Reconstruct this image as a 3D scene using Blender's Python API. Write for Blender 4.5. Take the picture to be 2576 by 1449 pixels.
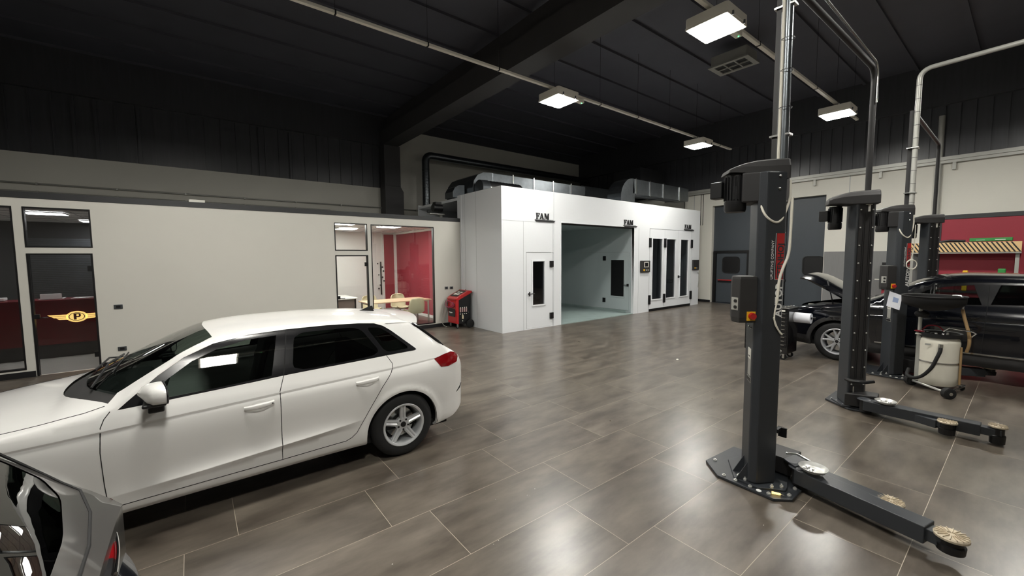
import bpy, bmesh, math, random
from mathutils import Vector, Matrix
from mathutils.geometry import delaunay_2d_cdt
for o in list(bpy.data.objects): bpy.data.objects.remove(o, do_unlink=True)
S = bpy.context.scene; COL = S.collection; PI = math.pi
random.seed(7)
# ---------------------------------------------------------------- camera
yaw, pitch, roll = 0.905127612, -0.0749790736, -0.00678130401
f = Vector((math.cos(yaw)*math.cos(pitch), math.sin(yaw)*math.cos(pitch), math.sin(pitch)))
r = Vector((math.sin(yaw), -math.cos(yaw), 0)); u = r.cross(f)
r2 = math.cos(roll)*r + math.sin(roll)*u; u2 = -math.sin(roll)*r + math.cos(roll)*u
cd = bpy.data.cameras.new('camera'); cam = bpy.data.objects.new('camera', cd); COL.objects.link(cam)
m = Matrix((r2, u2, -f)).transposed().to_4x4(); m.translation = (0, 0, 1.98); cam.matrix_world = m
cd.sensor_width = 36.0; cd.lens = 1028.17699/2576*36; cd.clip_start = 0.05; cd.clip_end = 200
S.camera = cam
# ---------------------------------------------------------------- world, exposure
w = bpy.data.worlds.new('world'); S.world = w; w.use_nodes = True
w.node_tree.nodes['Background'].inputs[0].default_value = (0.75, 0.85, 1, 1)
w.node_tree.nodes['Background'].inputs[1].default_value = 0.02
S.view_settings.view_transform = 'Standard'; S.view_settings.look = 'None'
S.view_settings.exposure = 0.15; S.view_settings.gamma = 1.0; S.view_settings.use_curve_mapping = False
LIGHT_E = 142.0      # radiance of the high-bay diffusers
OFFICE_E = 42.0      # radiance of the office ceiling panels
# ---------------------------------------------------------------- materials
def srgb(c): return tuple(((v/255+0.055)/1.055)**2.4 if v > 10 else v/255/12.92 for v in c)
def mat(name, col, rough=0.5, metal=0.0, noise=0.0, nscale=8.0, bump=0.0, spec=0.5, coat=0.0, emit=None, es=0.0, stretch=(1,1,1)):
    m = bpy.data.materials.new(name); m.use_nodes = True; n = m.node_tree.nodes; l = m.node_tree.links
    b = n['Principled BSDF']; c = srgb(col) + (1,)
    b.inputs['Base Color'].default_value = c; b.inputs['Roughness'].default_value = rough
    b.inputs['Metallic'].default_value = metal; b.inputs['Specular IOR Level'].default_value = spec
    if coat: b.inputs['Coat Weight'].default_value = coat; b.inputs['Coat Roughness'].default_value = 0.03
    tc = n.new('ShaderNodeTexCoord'); mp = n.new('ShaderNodeMapping'); l.new(tc.outputs['Object'], mp.inputs[0]); mp.inputs['Scale'].default_value = stretch
    nz = n.new('ShaderNodeTexNoise'); nz.inputs['Scale'].default_value = nscale; nz.inputs['Detail'].default_value = 5; l.new(mp.outputs[0], nz.inputs['Vector'])
    mx = n.new('ShaderNodeMix'); mx.data_type = 'RGBA'; mx.inputs[6].default_value = tuple(v*(1-noise) for v in c[:3]) + (1,); mx.inputs[7].default_value = tuple(min(1, v*(1+noise)) for v in c[:3]) + (1,)
    l.new(nz.outputs['Fac'], mx.inputs[0]); l.new(mx.outputs[2], b.inputs['Base Color'])
    if bump:
        bp = n.new('ShaderNodeBump'); bp.inputs['Strength'].default_value = bump; bp.inputs['Distance'].default_value = 0.01
        l.new(nz.outputs['Fac'], bp.inputs['Height']); l.new(bp.outputs[0], b.inputs['Normal'])
    if emit: b.inputs['Emission Color'].default_value = srgb(emit) + (1,); b.inputs['Emission Strength'].default_value = es
    return m
def glass_mat(name, tint, fres=1.5, rough=0.0):
    m = bpy.data.materials.new(name); m.use_nodes = True; n = m.node_tree.nodes; l = m.node_tree.links; n.clear()
    o = n.new('ShaderNodeOutputMaterial'); t = n.new('ShaderNodeBsdfTransparent'); g = n.new('ShaderNodeBsdfGlossy'); x = n.new('ShaderNodeMixShader'); fr = n.new('ShaderNodeFresnel')
    t.inputs[0].default_value = tuple(tint) + (1,); g.inputs['Roughness'].default_value = rough; g.inputs[0].default_value = (1,1,1,1); fr.inputs[0].default_value = fres
    # bring the Fresnel term onto both faces of the single sheet alike
    ge = n.new('ShaderNodeNewGeometry'); d = n.new('ShaderNodeVectorMath'); d.operation = 'DOT_PRODUCT'; ab = n.new('ShaderNodeMath'); ab.operation = 'ABSOLUTE'
    l.new(ge.outputs['Normal'], d.inputs[0]); l.new(ge.outputs['Incoming'], d.inputs[1]); l.new(d.outputs['Value'], ab.inputs[0])
    s1 = n.new('ShaderNodeMath'); s1.operation = 'SUBTRACT'; s1.inputs[0].default_value = 1; l.new(ab.outputs[0], s1.inputs[1])
    p = n.new('ShaderNodeMath'); p.operation = 'POWER'; p.inputs[1].default_value = 5; l.new(s1.outputs[0], p.inputs[0])
    f0 = ((fres-1)/(fres+1))**2*1.7
    ma = n.new('ShaderNodeMath'); ma.operation = 'MULTIPLY_ADD'; ma.inputs[1].default_value = 1-f0; ma.inputs[2].default_value = f0; l.new(p.outputs[0], ma.inputs[0])
    l.new(ma.outputs[0], x.inputs[0]); l.new(t.outputs[0], x.inputs[1]); l.new(g.outputs[0], x.inputs[2]); l.new(x.outputs[0], o.inputs[0]); n.remove(fr)
    return m
def emit_mat(name, col, s):
    m = bpy.data.materials.new(name); m.use_nodes = True; n = m.node_tree.nodes; l = m.node_tree.links; n.clear()
    o = n.new('ShaderNodeOutputMaterial'); e = n.new('ShaderNodeEmission'); e.inputs[0].default_value = srgb(col)+(1,); e.inputs[1].default_value = s; l.new(e.outputs[0], o.inputs[0]); return m
M = {}
M['paint'] = mat('office_wall_paint', (206,204,196), 0.75, noise=0.035, nscale=1.2)
M['paint_hall'] = mat('hall_wall_paint', (212,210,201), 0.85, noise=0.06, nscale=1.0, bump=0.15)
M['cladding'] = mat('dark_cladding', (66,67,71), 0.34, noise=0.25, nscale=3, stretch=(6,6,0.4))
M['ceiling'] = mat('ceiling_paint', (82,83,92), 0.6, noise=0.15, nscale=1.5)
M['beam'] = mat('beam_paint', (68,67,68), 0.6, noise=0.12, nscale=2)
M['dark'] = mat('dark_trim', (44,45,47), 0.5, noise=0.1)
M['black'] = mat('black_frame', (14,14,16), 0.4)
M['rubber'] = mat('black_rubber', (16,16,17), 0.75, noise=0.2, nscale=30)
M['base'] = mat('baseboard', (30,30,32), 0.35)
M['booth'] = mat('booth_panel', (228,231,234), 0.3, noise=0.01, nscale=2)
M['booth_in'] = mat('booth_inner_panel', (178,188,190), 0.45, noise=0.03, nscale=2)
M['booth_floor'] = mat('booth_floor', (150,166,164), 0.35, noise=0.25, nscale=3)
M['post'] = mat('post_grey', (47,50,54), 0.4, noise=0.06, nscale=6)
M['post_cover'] = mat('post_cover', (34,33,34), 0.5, noise=0.1, nscale=6)
M['plastic'] = mat('dark_plastic', (44,43,43), 0.6, noise=0.06, nscale=20)
M['galv'] = mat('galvanised_steel', (112,117,121), 0.32, 0.9, noise=0.25, nscale=7)
M['steel'] = mat('bright_steel', (200,200,198), 0.25, 1.0, noise=0.08)
M['chrome'] = mat('chrome', (225,225,225), 0.08, 1.0)
M['conduit'] = mat('grey_conduit', (168,168,162), 0.4, 0.2, noise=0.08)
M['white_pl'] = mat('white_plastic', (226,224,214), 0.4)
M['cable'] = mat('white_cable', (222,218,204), 0.45)
M['red'] = mat('red_paint', (178,22,26), 0.3, coat=0.4)
M['redwall'] = mat('red_wall', (154,42,58), 0.55, noise=0.04, nscale=2)
M['maroon'] = mat('maroon_lacquer', (104,14,28), 0.25)
M['officefloor'] = mat('office_floor_dark', (104,90,84), 0.35, noise=0.15, nscale=3)
M['lightfloor'] = mat('light_marble_floor', (196,194,186), 0.3, noise=0.22, nscale=3, stretch=(1,3,1))
M['wood'] = mat('pale_wood', (222,190,158), 0.45, noise=0.08, nscale=6, stretch=(1,8,1))
M['cream'] = mat('cream_leather', (212,202,170), 0.5)
M['white'] = mat('white_laminate', (232,232,228), 0.35)
M['gate'] = mat('gate_grey', (62,68,74), 0.45, noise=0.05, nscale=4)
M['dado'] = mat('grey_dado', (122,122,122), 0.6, noise=0.12, nscale=60, stretch=(1,1,0.05))
M['carwhite'] = mat('white_car_paint', (228,227,224), 0.32, coat=0.8, spec=0.5)
M['carblack'] = mat('black_car_paint', (7,9,16), 0.15, coat=1.0)
M['cargrey'] = mat('grey_car_paint', (84,82,80), 0.28, 0.3, coat=0.6)
M['glass'] = glass_mat('clear_glass', (0.93,0.95,0.94))
M['glassdark'] = glass_mat('smoked_glass', (0.62,0.63,0.65))
M['carglass'] = glass_mat('car_glass', (0.40,0.46,0.43), 1.6)
M['carglassdark'] = glass_mat('privacy_glass', (0.10,0.12,0.11), 1.6)
M['tyre'] = mat('tyre_rubber', (24,24,25), 0.8, noise=0.15, nscale=40, bump=0.1)
M['alloy'] = mat('alloy_silver', (205,207,209), 0.3, 0.45, noise=0.03)
M['lampred'] = mat('tail_lamp_red', (118,6,12), 0.12, coat=1.0)
M['lamp'] = emit_mat('led_diffuser', (255,252,244), LIGHT_E)
M['officelamp'] = emit_mat('office_led', (255,252,246), OFFICE_E)
M['green_led'] = emit_mat('green_led', (90,255,140), 4)
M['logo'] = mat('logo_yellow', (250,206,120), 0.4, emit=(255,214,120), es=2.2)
M['yellow'] = mat('safety_yellow', (232,180,40), 0.45)
M['green'] = mat('green_box', (52,140,66), 0.5)
M['paper'] = mat('paper', (226,228,236), 0.7)
M['ink'] = mat('ink_black', (30,30,32), 0.6)
M['redink'] = mat('decal_red', (176,40,40), 0.5)
M['whiteink'] = mat('decal_white', (230,230,228), 0.5)
M['interior'] = mat('car_interior', (26,26,28), 0.8, noise=0.1)
M['hpl'] = mat('barrel_plastic', (214,210,196), 0.5, noise=0.07, nscale=5)
M['brown'] = mat('dirty_hose', (150,122,84), 0.6, noise=0.2, nscale=10)
M['brass'] = mat('pad_metal', (186,174,152), 0.5, 0.3, noise=0.4, nscale=30)
M['magenta'] = mat('hose_magenta', (150,40,80), 0.5)
M['ivory'] = mat('fixture_housing', (232,228,216), 0.5)
M['trayrim'] = mat('tray_steel', (210,210,206), 0.35, 0.6)
M['seam'] = mat('panel_seam', (160,164,166), 0.6)
# floor tiles 0.6 x 1.2 m in a staggered bond
def floor_material():
    m = bpy.data.materials.new('floor_tiles'); m.use_nodes = True; n = m.node_tree.nodes; l = m.node_tree.links; b = n['Principled BSDF']
    def math_(op, a, bb=None, c=None):
        k = n.new('ShaderNodeMath'); k.operation = op
        for i, v in enumerate((a, bb, c)):
            if v is None: continue
            if isinstance(v, (int, float)): k.inputs[i].default_value = v
            else: l.new(v, k.inputs[i])
        return k.outputs[0]
    tc = n.new('ShaderNodeTexCoord'); sp = n.new('ShaderNodeSeparateXYZ'); l.new(tc.outputs['Object'], sp.inputs[0])
    x, y = sp.outputs[0], sp.outputs[1]
    W, L = 0.6025, 1.206
    ry = math_('DIVIDE', math_('SUBTRACT', y, 3.425-20*W), W); row = math_('FLOOR', ry)
    odd = math_('MODULO', row, 2.0)
    xs = math_('DIVIDE', math_('ADD', math_('SUBTRACT', x, 0.172-30*L), math_('MULTIPLY', odd, 0.305)), L)
    fx = math_('FRACT', xs); fy = math_('FRACT', ry); colm = math_('FLOOR', xs)
    def edge(fv, size, g=0.0024):
        d = math_('MULTIPLY', math_('MINIMUM', fv, math_('SUBTRACT', 1.0, fv)), size)
        s = math_('SUBTRACT', 1.0, math_('DIVIDE', d, g)); s = math_('MULTIPLY', s, 1.6); c = n.new('ShaderNodeClamp'); l.new(s, c.inputs[0]); return c.outputs[0], d
    ex, dx = edge(fx, L); ey, dy = edge(fy, W); grout = math_('MAXIMUM', ex, ey)
    cmb = n.new('ShaderNodeCombineXYZ'); l.new(colm, cmb.inputs[0]); l.new(row, cmb.inputs[1])
    wn = n.new('ShaderNodeTexWhiteNoise'); wn.noise_dimensions = '2D'; l.new(cmb.outputs[0], wn.inputs['Vector'])
    # cloudy veining, shifted from tile to tile
    sh = n.new('ShaderNodeVectorMath'); sh.operation = 'MULTIPLY_ADD'; l.new(wn.outputs['Color'], sh.inputs[0]); sh.inputs[1].default_value = (13, 9, 5); l.new(tc.outputs['Object'], sh.inputs[2])
    mp = n.new('ShaderNodeMapping'); mp.inputs['Scale'].default_value = (1.1, 3.2, 1); l.new(sh.outputs[0], mp.inputs[0])
    n1 = n.new('ShaderNodeTexNoise'); n1.inputs['Scale'].default_value = 1.6; n1.inputs['Detail'].default_value = 6; n1.inputs['Roughness'].default_value = 0.6; l.new(mp.outputs[0], n1.inputs['Vector'])
    n2 = n.new('ShaderNodeTexNoise'); n2.inputs['Scale'].default_value = 9; n2.inputs['Detail'].default_value = 4; l.new(mp.outputs[0], n2.inputs['Vector'])
    cr = n.new('ShaderNodeValToRGB'); l.new(n1.outputs['Fac'], cr.inputs[0]); e = cr.color_ramp.elements
    e[0].position = 0.32; e[0].color = srgb((68,61,54)) + (1,); e[1].position = 0.7; e[1].color = srgb((108,100,90)) + (1,)
    hs = n.new('ShaderNodeHueSaturation'); l.new(cr.outputs[0], hs.inputs['Color'])
    l.new(math_('ADD', 0.86, math_('ADD', math_('MULTIPLY', wn.outputs['Value'], 0.18), math_('MULTIPLY', n2.outputs['Fac'], 0.16))), hs.inputs['Value'])
    mx = n.new('ShaderNodeMix'); mx.data_type = 'RGBA'; l.new(grout, mx.inputs[0]); l.new(hs.outputs[0], mx.inputs[6]); mx.inputs[7].default_value = srgb((176,166,148)) + (1,)
    l.new(mx.outputs[2], b.inputs['Base Color'])
    n3 = n.new('ShaderNodeTexNoise'); n3.inputs['Scale'].default_value = 2.2; n3.inputs['Detail'].default_value = 7; l.new(tc.outputs['Object'], n3.inputs['Vector'])
    l.new(math_('ADD', math_('MULTIPLY', n3.outputs['Fac'], 0.08), math_('ADD', 0.252, math_('MULTIPLY', grout, 0.4))), b.inputs['Roughness'])
    b.inputs['Specular IOR Level'].default_value = 0.85
    # every tile lies a touch differently and its edges are eased
    tl = n.new('ShaderNodeVectorMath'); tl.operation = 'SUBTRACT'; l.new(wn.outputs['Color'], tl.inputs[0]); tl.inputs[1].default_value = (0.5, 0.5, 0.5)
    ts = n.new('ShaderNodeVectorMath'); ts.operation = 'MULTIPLY'; l.new(tl.outputs[0], ts.inputs[0]); ts.inputs[1].default_value = (0.012, 0.012, 0)
    gm = n.new('ShaderNodeNewGeometry'); an = n.new('ShaderNodeVectorMath'); an.operation = 'ADD'; l.new(gm.outputs['Normal'], an.inputs[0]); l.new(ts.outputs[0], an.inputs[1])
    bp = n.new('ShaderNodeBump'); bp.inputs['Strength'].default_value = 0.012; bp.inputs['Distance'].default_value = 0.02
    l.new(math_('MULTIPLY', grout, -1.0), bp.inputs['Height']); l.new(an.outputs[0], bp.inputs['Normal']); l.new(bp.outputs[0], b.inputs['Normal'])
    return m
M['floor'] = floor_material()
# ---------------------------------------------------------------- mesh helpers
class MB:
    def __init__(s): s.v = []; s.f = []; s.sm = []
    def add(s, vs, fs, smooth=False):
        k = len(s.v); s.v += [tuple(v) for v in vs]
        for f_ in fs: s.f.append([i+k for i in f_]); s.sm.append(smooth)
        return s
    def box(s, x0, x1, y0, y1, z0, z1):
        if x0 > x1: x0, x1 = x1, x0
        if y0 > y1: y0, y1 = y1, y0
        if z0 > z1: z0, z1 = z1, z0
        return s.add([(x0,y0,z0),(x1,y0,z0),(x1,y1,z0),(x0,y1,z0),(x0,y0,z1),(x1,y0,z1),(x1,y1,z1),(x0,y1,z1)],
                     [(0,3,2,1),(4,5,6,7),(0,1,5,4),(1,2,6,5),(2,3,7,6),(3,0,4,7)])
    def prism(s, poly, z0, z1, fn=None):
        n = len(poly); a = sum(poly[i][0]*poly[(i+1)%n][1]-poly[(i+1)%n][0]*poly[i][1] for i in range(n))
        if a < 0: poly = poly[::-1]
        fn = fn or (lambda p, q, h: (p, q, h))
        vs = [fn(p[0], p[1], z0) for p in poly] + [fn(p[0], p[1], z1) for p in poly]
        fs = [list(range(n))[::-1], list(range(n, 2*n))] + [(i, (i+1)%n, n+(i+1)%n, n+i) for i in range(n)]
        return s.add(vs, fs)
    def tube(s, pts, rad, seg=10, caps=True, smooth=True):
        pts = [Vector(p) for p in pts]; n = len(pts); R = rad if isinstance(rad, (list, tuple)) else [rad]*n
        d0 = (pts[1]-pts[0]).normalized(); a = Vector((0,0,1)) if abs(d0.z) < 0.9 else Vector((1,0,0))
        nx = d0.cross(a).normalized(); vs = []; last = d0
        for i, p in enumerate(pts):
            if i == 0: d = d0
            elif i == n-1: d = (pts[i]-pts[i-1]).normalized()
            else: d = ((pts[i]-pts[i-1]).normalized()+(pts[i+1]-pts[i]).normalized()).normalized()
            nx = (nx - d*nx.dot(d)).normalized(); ny = d.cross(nx)
            for k in range(seg): t = 2*PI*k/seg; vs.append(p + R[i]*(math.cos(t)*nx+math.sin(t)*ny))
        fs = [(i*seg+k, i*seg+(k+1)%seg, (i+1)*seg+(k+1)%seg, (i+1)*seg+k) for i in range(n-1) for k in range(seg)]
        s.add(vs, fs, smooth)
        if caps:
            s.add(vs[:seg], [list(range(seg))[::-1]]); s.add(vs[-seg:], [list(range(seg))])
        return s
    def cyl(s, p0, p1, rad, seg=24, rad2=None): return s.tube([p0, p1], [rad, rad2 if rad2 is not None else rad], seg)
    def lathe(s, prof, c=(0,0,0), axis='z', seg=32, sx=1.0, sy=1.0, smooth=True):
        vs = []; n = len(prof)
        for rr, h in prof:
            for k in range(seg):
                t = 2*PI*k/seg; a, b = rr*math.cos(t)*sx, rr*math.sin(t)*sy
                vs.append({'z': (c[0]+a, c[1]+b, c[2]+h), 'x': (c[0]+h, c[1]+a, c[2]+b), 'y': (c[0]+b, c[1]+h, c[2]+a)}[axis])
        fs = [(i*seg+k, i*seg+(k+1)%seg, (i+1)*seg+(k+1)%seg, (i+1)*seg+k) for i in range(n-1) for k in range(seg)]
        return s.add(vs, fs, smooth)
    def disc(s, c, rad, nrm, seg=20):
        nrm = Vector(nrm).normalized(); a = Vector((0,0,1)) if abs(nrm.z) < 0.9 else Vector((1,0,0)); u_ = nrm.cross(a).normalized(); v_ = nrm.cross(u_)
        return s.add([Vector(c)+rad*(math.cos(2*PI*k/seg)*u_+math.sin(2*PI*k/seg)*v_) for k in range(seg)], [list(range(seg))])
    def ball(s, c, rad, seg=14, sc=(1,1,1)):
        vs = []; fs = []; n = seg//2
        for i in range(n+1):
            p = PI*i/n
            for k in range(seg): t = 2*PI*k/seg; vs.append((c[0]+sc[0]*rad*math.sin(p)*math.cos(t), c[1]+sc[1]*rad*math.sin(p)*math.sin(t), c[2]+sc[2]*rad*math.cos(p)))
        fs = [(i*seg+k, (i+1)*seg+k, (i+1)*seg+(k+1)%seg, i*seg+(k+1)%seg) for i in range(n) for k in range(seg)]
        return s.add(vs, fs, True)
    def xf(s, fn): s.v = [tuple(fn(*v)) for v in s.v]; return s
def tag(o, label=None, cat=None, group=None, kind=None):
    if label: o['label'] = label
    if cat: o['category'] = cat
    if group: o['group'] = group
    if kind: o['kind'] = kind
    return o
def mk(name, mb, m, parent=None, bevel=0, seg=2, normals=None, weld=True, fixn=False):
    me = bpy.data.meshes.new(name); me.from_pydata(mb.v, [], mb.f)
    me.polygons.foreach_set('use_smooth', mb.sm)
    if weld or fixn:
        b = bmesh.new(); b.from_mesh(me); bmesh.ops.remove_doubles(b, verts=b.verts, dist=1e-5)
        bmesh.ops.recalc_face_normals(b, faces=b.faces)
        for e_ in b.edges:
            if len(e_.link_faces) == 2 and e_.calc_face_angle(0) > math.radians(38): e_.smooth = False
        b.to_mesh(me); b.free()
    me.update(); o = bpy.data.objects.new(name, me); COL.objects.link(o)
    for mm in (m if isinstance(m, list) else [m]): me.materials.append(mm)
    if parent:
        o.parent = parent
        if parent.get('_w'): o.matrix_parent_inverse = Matrix.Translation(-Vector(parent['_w'])); o['_w'] = (0.0, 0.0, 0.0)
        L_ = root_loc(parent)
        if L_ is not None: o.matrix_parent_inverse = Matrix.Translation(-L_) if parent.type == 'EMPTY' else Matrix.Identity(4)
    if bevel:
        bv = o.modifiers.new('bevel', 'BEVEL'); bv.width = bevel; bv.segments = seg; bv.limit_method = 'ANGLE'; bv.angle_limit = math.radians(40); bv.harden_normals = False
    return o
ROOTS = {}
def root_loc(p):
    return ROOTS.get(p.name)
def thing(name, label, cat, loc=(0,0,0), rotz=0.0, group=None, local=False, kind=None):
    """An Empty at the base of a thing; unless local, its parts are written in world coordinates."""
    o = bpy.data.objects.new(name, None); COL.objects.link(o); o.location = loc; o.rotation_euler = (0, 0, rotz); o.empty_display_size = 0.1
    tag(o, label, cat, group, kind)
    ROOTS[o.name] = None if local else Vector(loc)
    return o
def struct(name, mb, m, parent=None, **k):
    o = mk(name, mb, m, parent, **k)
    if parent is None: o['kind'] = 'structure'
    return o
def kids(o): return [c for c in bpy.data.objects if c.parent is o]
def dup(o, loc, rotz=None, label=None, parent=None):
    c = o.copy(); COL.objects.link(c)
    if parent is None:
        c.location = loc
        if rotz is not None: c.rotation_euler = (0, 0, rotz)
        if label: c['label'] = label
    else: c.parent = parent
    for ch in kids(o): dup(ch, None, parent=c)
    return c
def wall_holes(u0, u1, v0, v1, holes):
    """cells of a rectangle with rectangular holes"""
    us = sorted({u0, u1, *[h[i] for h in holes for i in (0,1)]}); vs = sorted({v0, v1, *[h[i] for h in holes for i in (2,3)]})
    us = [a for a in us if u0 <= a <= u1]; vs = [a for a in vs if v0 <= a <= v1]; out = []
    for i in range(len(us)-1):
        for j in range(len(vs)-1):
            cu, cv = (us[i]+us[i+1])/2, (vs[j]+vs[j+1])/2
            if not any(h[0] < cu < h[1] and h[2] < cv < h[3] for h in holes): out.append((us[i], us[i+1], vs[j], vs[j+1]))
    return out
def frame_xz(mb, x0, x1, z0, z1, y0, y1, t):
    mb.box(x0, x0+t, y0, y1, z0, z1).box(x1-t, x1, y0, y1, z0, z1).box(x0+t, x1-t, y0, y1, z0, z0+t).box(x0+t, x1-t, y0, y1, z1-t, z1); return mb
def text_mesh(txt, size, extrude=0.001, bold=False):
    c = bpy.data.curves.new('t', 'FONT'); c.body = txt; c.size = size; c.extrude = extrude; c.resolution_u = 3
    if bold: c.offset = size*0.03
    c.align_x = 'LEFT'; o = bpy.data.objects.new('t', c); COL.objects.link(o); bpy.context.view_layer.update()
    me = bpy.data.meshes.new_from_object(o.evaluated_get(bpy.context.evaluated_depsgraph_get())); bpy.data.objects.remove(o); bpy.data.curves.remove(c)
    mb = MB(); mb.add([v.co[:] for v in me.vertices], [list(p.vertices) for p in me.polygons]); bpy.data.meshes.remove(me); return mb
# ================================================================ THE HALL
XW, XE, YS, YN = -10.0, 17.5, -9.0, 16.0
YP = 10.45                                     # face of the office partition
struct('floor', MB().box(XW, 6.28, YS, YP+0.05, -0.1, 0.0).box(6.28, XE, YS, YN, -0.1, 0.0), M['floor'])
mb = MB().box(XW-0.2, XE+0.2, YS-0.2, YN+0.2, 7.5, 7.6)
for k in range(-7, 14):                         # shallow ribs of the roof slabs, running along the hall
    mb.box(XW, XE, k*1.22-0.04, k*1.22+0.04, 7.44, 7.5)
struct('ceiling', mb, M['ceiling'])
for nm, x in (('roof_beam', 6.3), ('roof_beam', -5.9)):
    struct(nm, MB().box(x-0.3, x+0.3, YS, YN, 6.3, 6.85).box(x-0.09, x+0.09, YS, YN, 6.85, 7.36), M['beam'])
# north wall: low pale band with dark cladding above in the near bay, pale up to 7.1 m in the far bay
struct('wall_north', MB().box(XW, 6.3, YN, YN+0.2, 0, 4.73).box(6.3, XE, YN, YN+0.2, 0, 7.1), M['paint_hall'])
mb = MB().box(XW, 6.3, YN+0.02, YN+0.2, 4.73, 6.35)
for k in range(40):
    x = XW+0.4*k+0.15
    if x < 5.9: mb.box(x, x+0.03, YN-0.01, YN+0.02, 4.73, 6.35)
for x in (-2.25, -1.82, -0.95, 2.0, 2.9): mb.box(x-0.035, x+0.035, YN-0.05, YN+0.02, 4.73, 6.3)
mb.box(XW, 6.3, YN-0.12, YN+0.2, 6.35, 7.5).box(6.3, XE, YN-0.05, YN+0.2, 7.1, 7.5)
struct('trim_1', mb, M['cladding'])
struct('pillar', MB().box(6.02, 6.66, YN-0.5, YN, 0, 6.3).prism([(5.98,3.2),(6.72,3.2),(6.72,4.55),(6.6,4.75),(5.98,4.75)], YN-0.62, YN-0.5, lambda a,b,h:(a,h,b)), M['beam'], bevel=0.01)
# east wall
gates = [(4.56, 8.5, 0, 4.08)]
mb = MB()
for a, b, c, d in wall_holes(YS, YN, 0, 4.73, gates): mb.box(XE, XE+0.35, a, b, c, d)
struct('wall_east', mb, M['paint_hall'])
mb = MB().box(XE+0.03, XE+0.3, YS, YN, 4.73, 6.3)
k = YS
while k < YN: mb.box(XE-0.0, XE+0.03, k, k+0.26, 4.73, 6.3); k += 0.3
mb.box(XE-0.12, XE+0.3, YS, YN, 6.3, 7.5)
struct('trim_2', mb, M['cladding'])
struct('trim_3', MB().box(XE-0.02, XE, 2.1, 4.54, 0.1, 2.1), M['dado'])
struct('trim_4', MB().box(XE-0.03, XE, -1.5, 1.72, 0, 3.0), M['redwall'])
struct('trim_5', MB().box(XE-0.05, XE, -1.5, 1.78, 3.0, 3.12).box(XE-0.05, XE, -8.9, -1.5, 0, 3.12).box(XE-0.05, XE, 1.72, 1.78, 0, 3.0), M['dark'])  # long south panel is unseen, added so the booth door glass reflects dark
struct('baseboard_east', MB().box(XE-0.02, XE, 8.5, 10, 0, 0.1).box(XE-0.02, XE, 1.78, 4.56, 0, 0.1), M['base'])
struct('wall_south', MB().box(XW, XE, YS-0.2, YS, 0, 7.5), M['paint_hall'])
struct('wall_west', MB().box(XW-0.2, XW, YS, YN, 0, 7.5), M['paint_hall'])
mb = MB()
mb.box(XE-0.002, XE, 3.92, 3.94, 2.1, 4.7).box(XE-0.002, XE, 9.3, 9.32, 3.7, 4.7)
struct('trim_6', mb, M['seam'])
# gates in the east wall: two tall grey leaves, wicket door on the left with a window
g = thing('door_3', None, None, (XE, 6.6, 0), kind='structure')
mb = MB().box(XE+0.18, XE+0.24, 6.62, 8.5, 0, 4.08)
struct('left_leaf', mb, M['gate'], g)
mb = MB().box(XE+0.10, XE+0.18, 7.0, 7.12, 0, 2.2).box(XE+0.10, XE+0.18, 8.34, 8.46, 0, 2.2).box(XE+0.10, XE+0.18, 7.12, 8.34, 2.1, 2.2)
struct('wicket_frame', mb, M['black'], g)
mb = MB().box(XE+0.145, XE+0.18, 7.13, 8.33, 0.03, 2.09)
o = struct('wicket_door', mb, M['gate'], g)
rr = lambda y0,y1,z0,z1,r: [(y+r*math.cos(a)*sx_, z+r*math.sin(a)*sy_) for (y,z,sx_,sy_,rng) in ((y1-r,z1-r,1,1,(0,1,2,3)),(y0+r,z1-r,-1,1,(3,2,1,0)),(y0+r,z0+r,-1,-1,(0,1,2,3)),(y1-r,z0+r,1,-1,(3,2,1,0))) for a in [i*PI/6 for i in rng]]
def rring(mb, y0, y1, z0, z1, r, t, xa, xb):
    A = rr(y0,y1,z0,z1,r); B = rr(y0+t,y1-t,z0+t,z1-t,max(r-t,0.01)); n = len(A)
    vs = [(xa,p,q) for p,q in A]+[(xa,p,q) for p,q in B]+[(xb,p,q) for p,q in A]+[(xb,p,q) for p,q in B]
    fs = []
    for i in range(n):
        j = (i+1)%n; fs += [(i,j,n+j,n+i),(2*n+i,3*n+i,3*n+j,2*n+j),(i,2*n+i,2*n+j,j),(n+i,n+j,3*n+j,3*n+i)]
    mb.add(vs, fs); return mb
for (a,b) in ((7.42,8.06),(4.6,5.2)):
    xx = XE+0.14 if a > 6 else XE+0.17
    struct('window_pane', MB().prism(rr(a,b,1.29,1.92,0.12), xx-0.004, xx+0.002, lambda p,q,h:(h,p,q)), M['black'], g)
    struct('window_gasket', rring(MB(), a-0.03,b+0.03,1.26,1.95,0.14,0.04,xx-0.02,xx), M['rubber'], g)
struct('panic_bar', MB().box(XE+0.10, XE+0.13, 7.2, 8.25, 0.95, 0.985), M['redink'], g)
struct('bar_housing', MB().box(XE+0.11, XE+0.145, 7.2, 8.25, 0.88, 0.94), M['black'], g)
mb = MB().box(XE+0.18, XE+0.24, 4.56, 6.56, 0, 4.08)
struct('right_leaf', mb, M['gate'], g)
struct('lock_rod', MB().cyl((XE+0.15,5.98,0.05),(XE+0.15,5.98,3.9),0.018,8).cyl((XE+0.15,5.78,0.05),(XE+0.15,5.78,3.9),0.018,8).box(XE+0.12,XE+0.18,5.74,6.02,1.55,1.68).box(XE+0.12,XE+0.18,5.74,6.02,1.0,1.08), M['black'], g)
struct('centre_post', MB().box(XE+0.06, XE+0.24, 6.5, 6.66, 0, 4.08), M['beam'], g)
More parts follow.
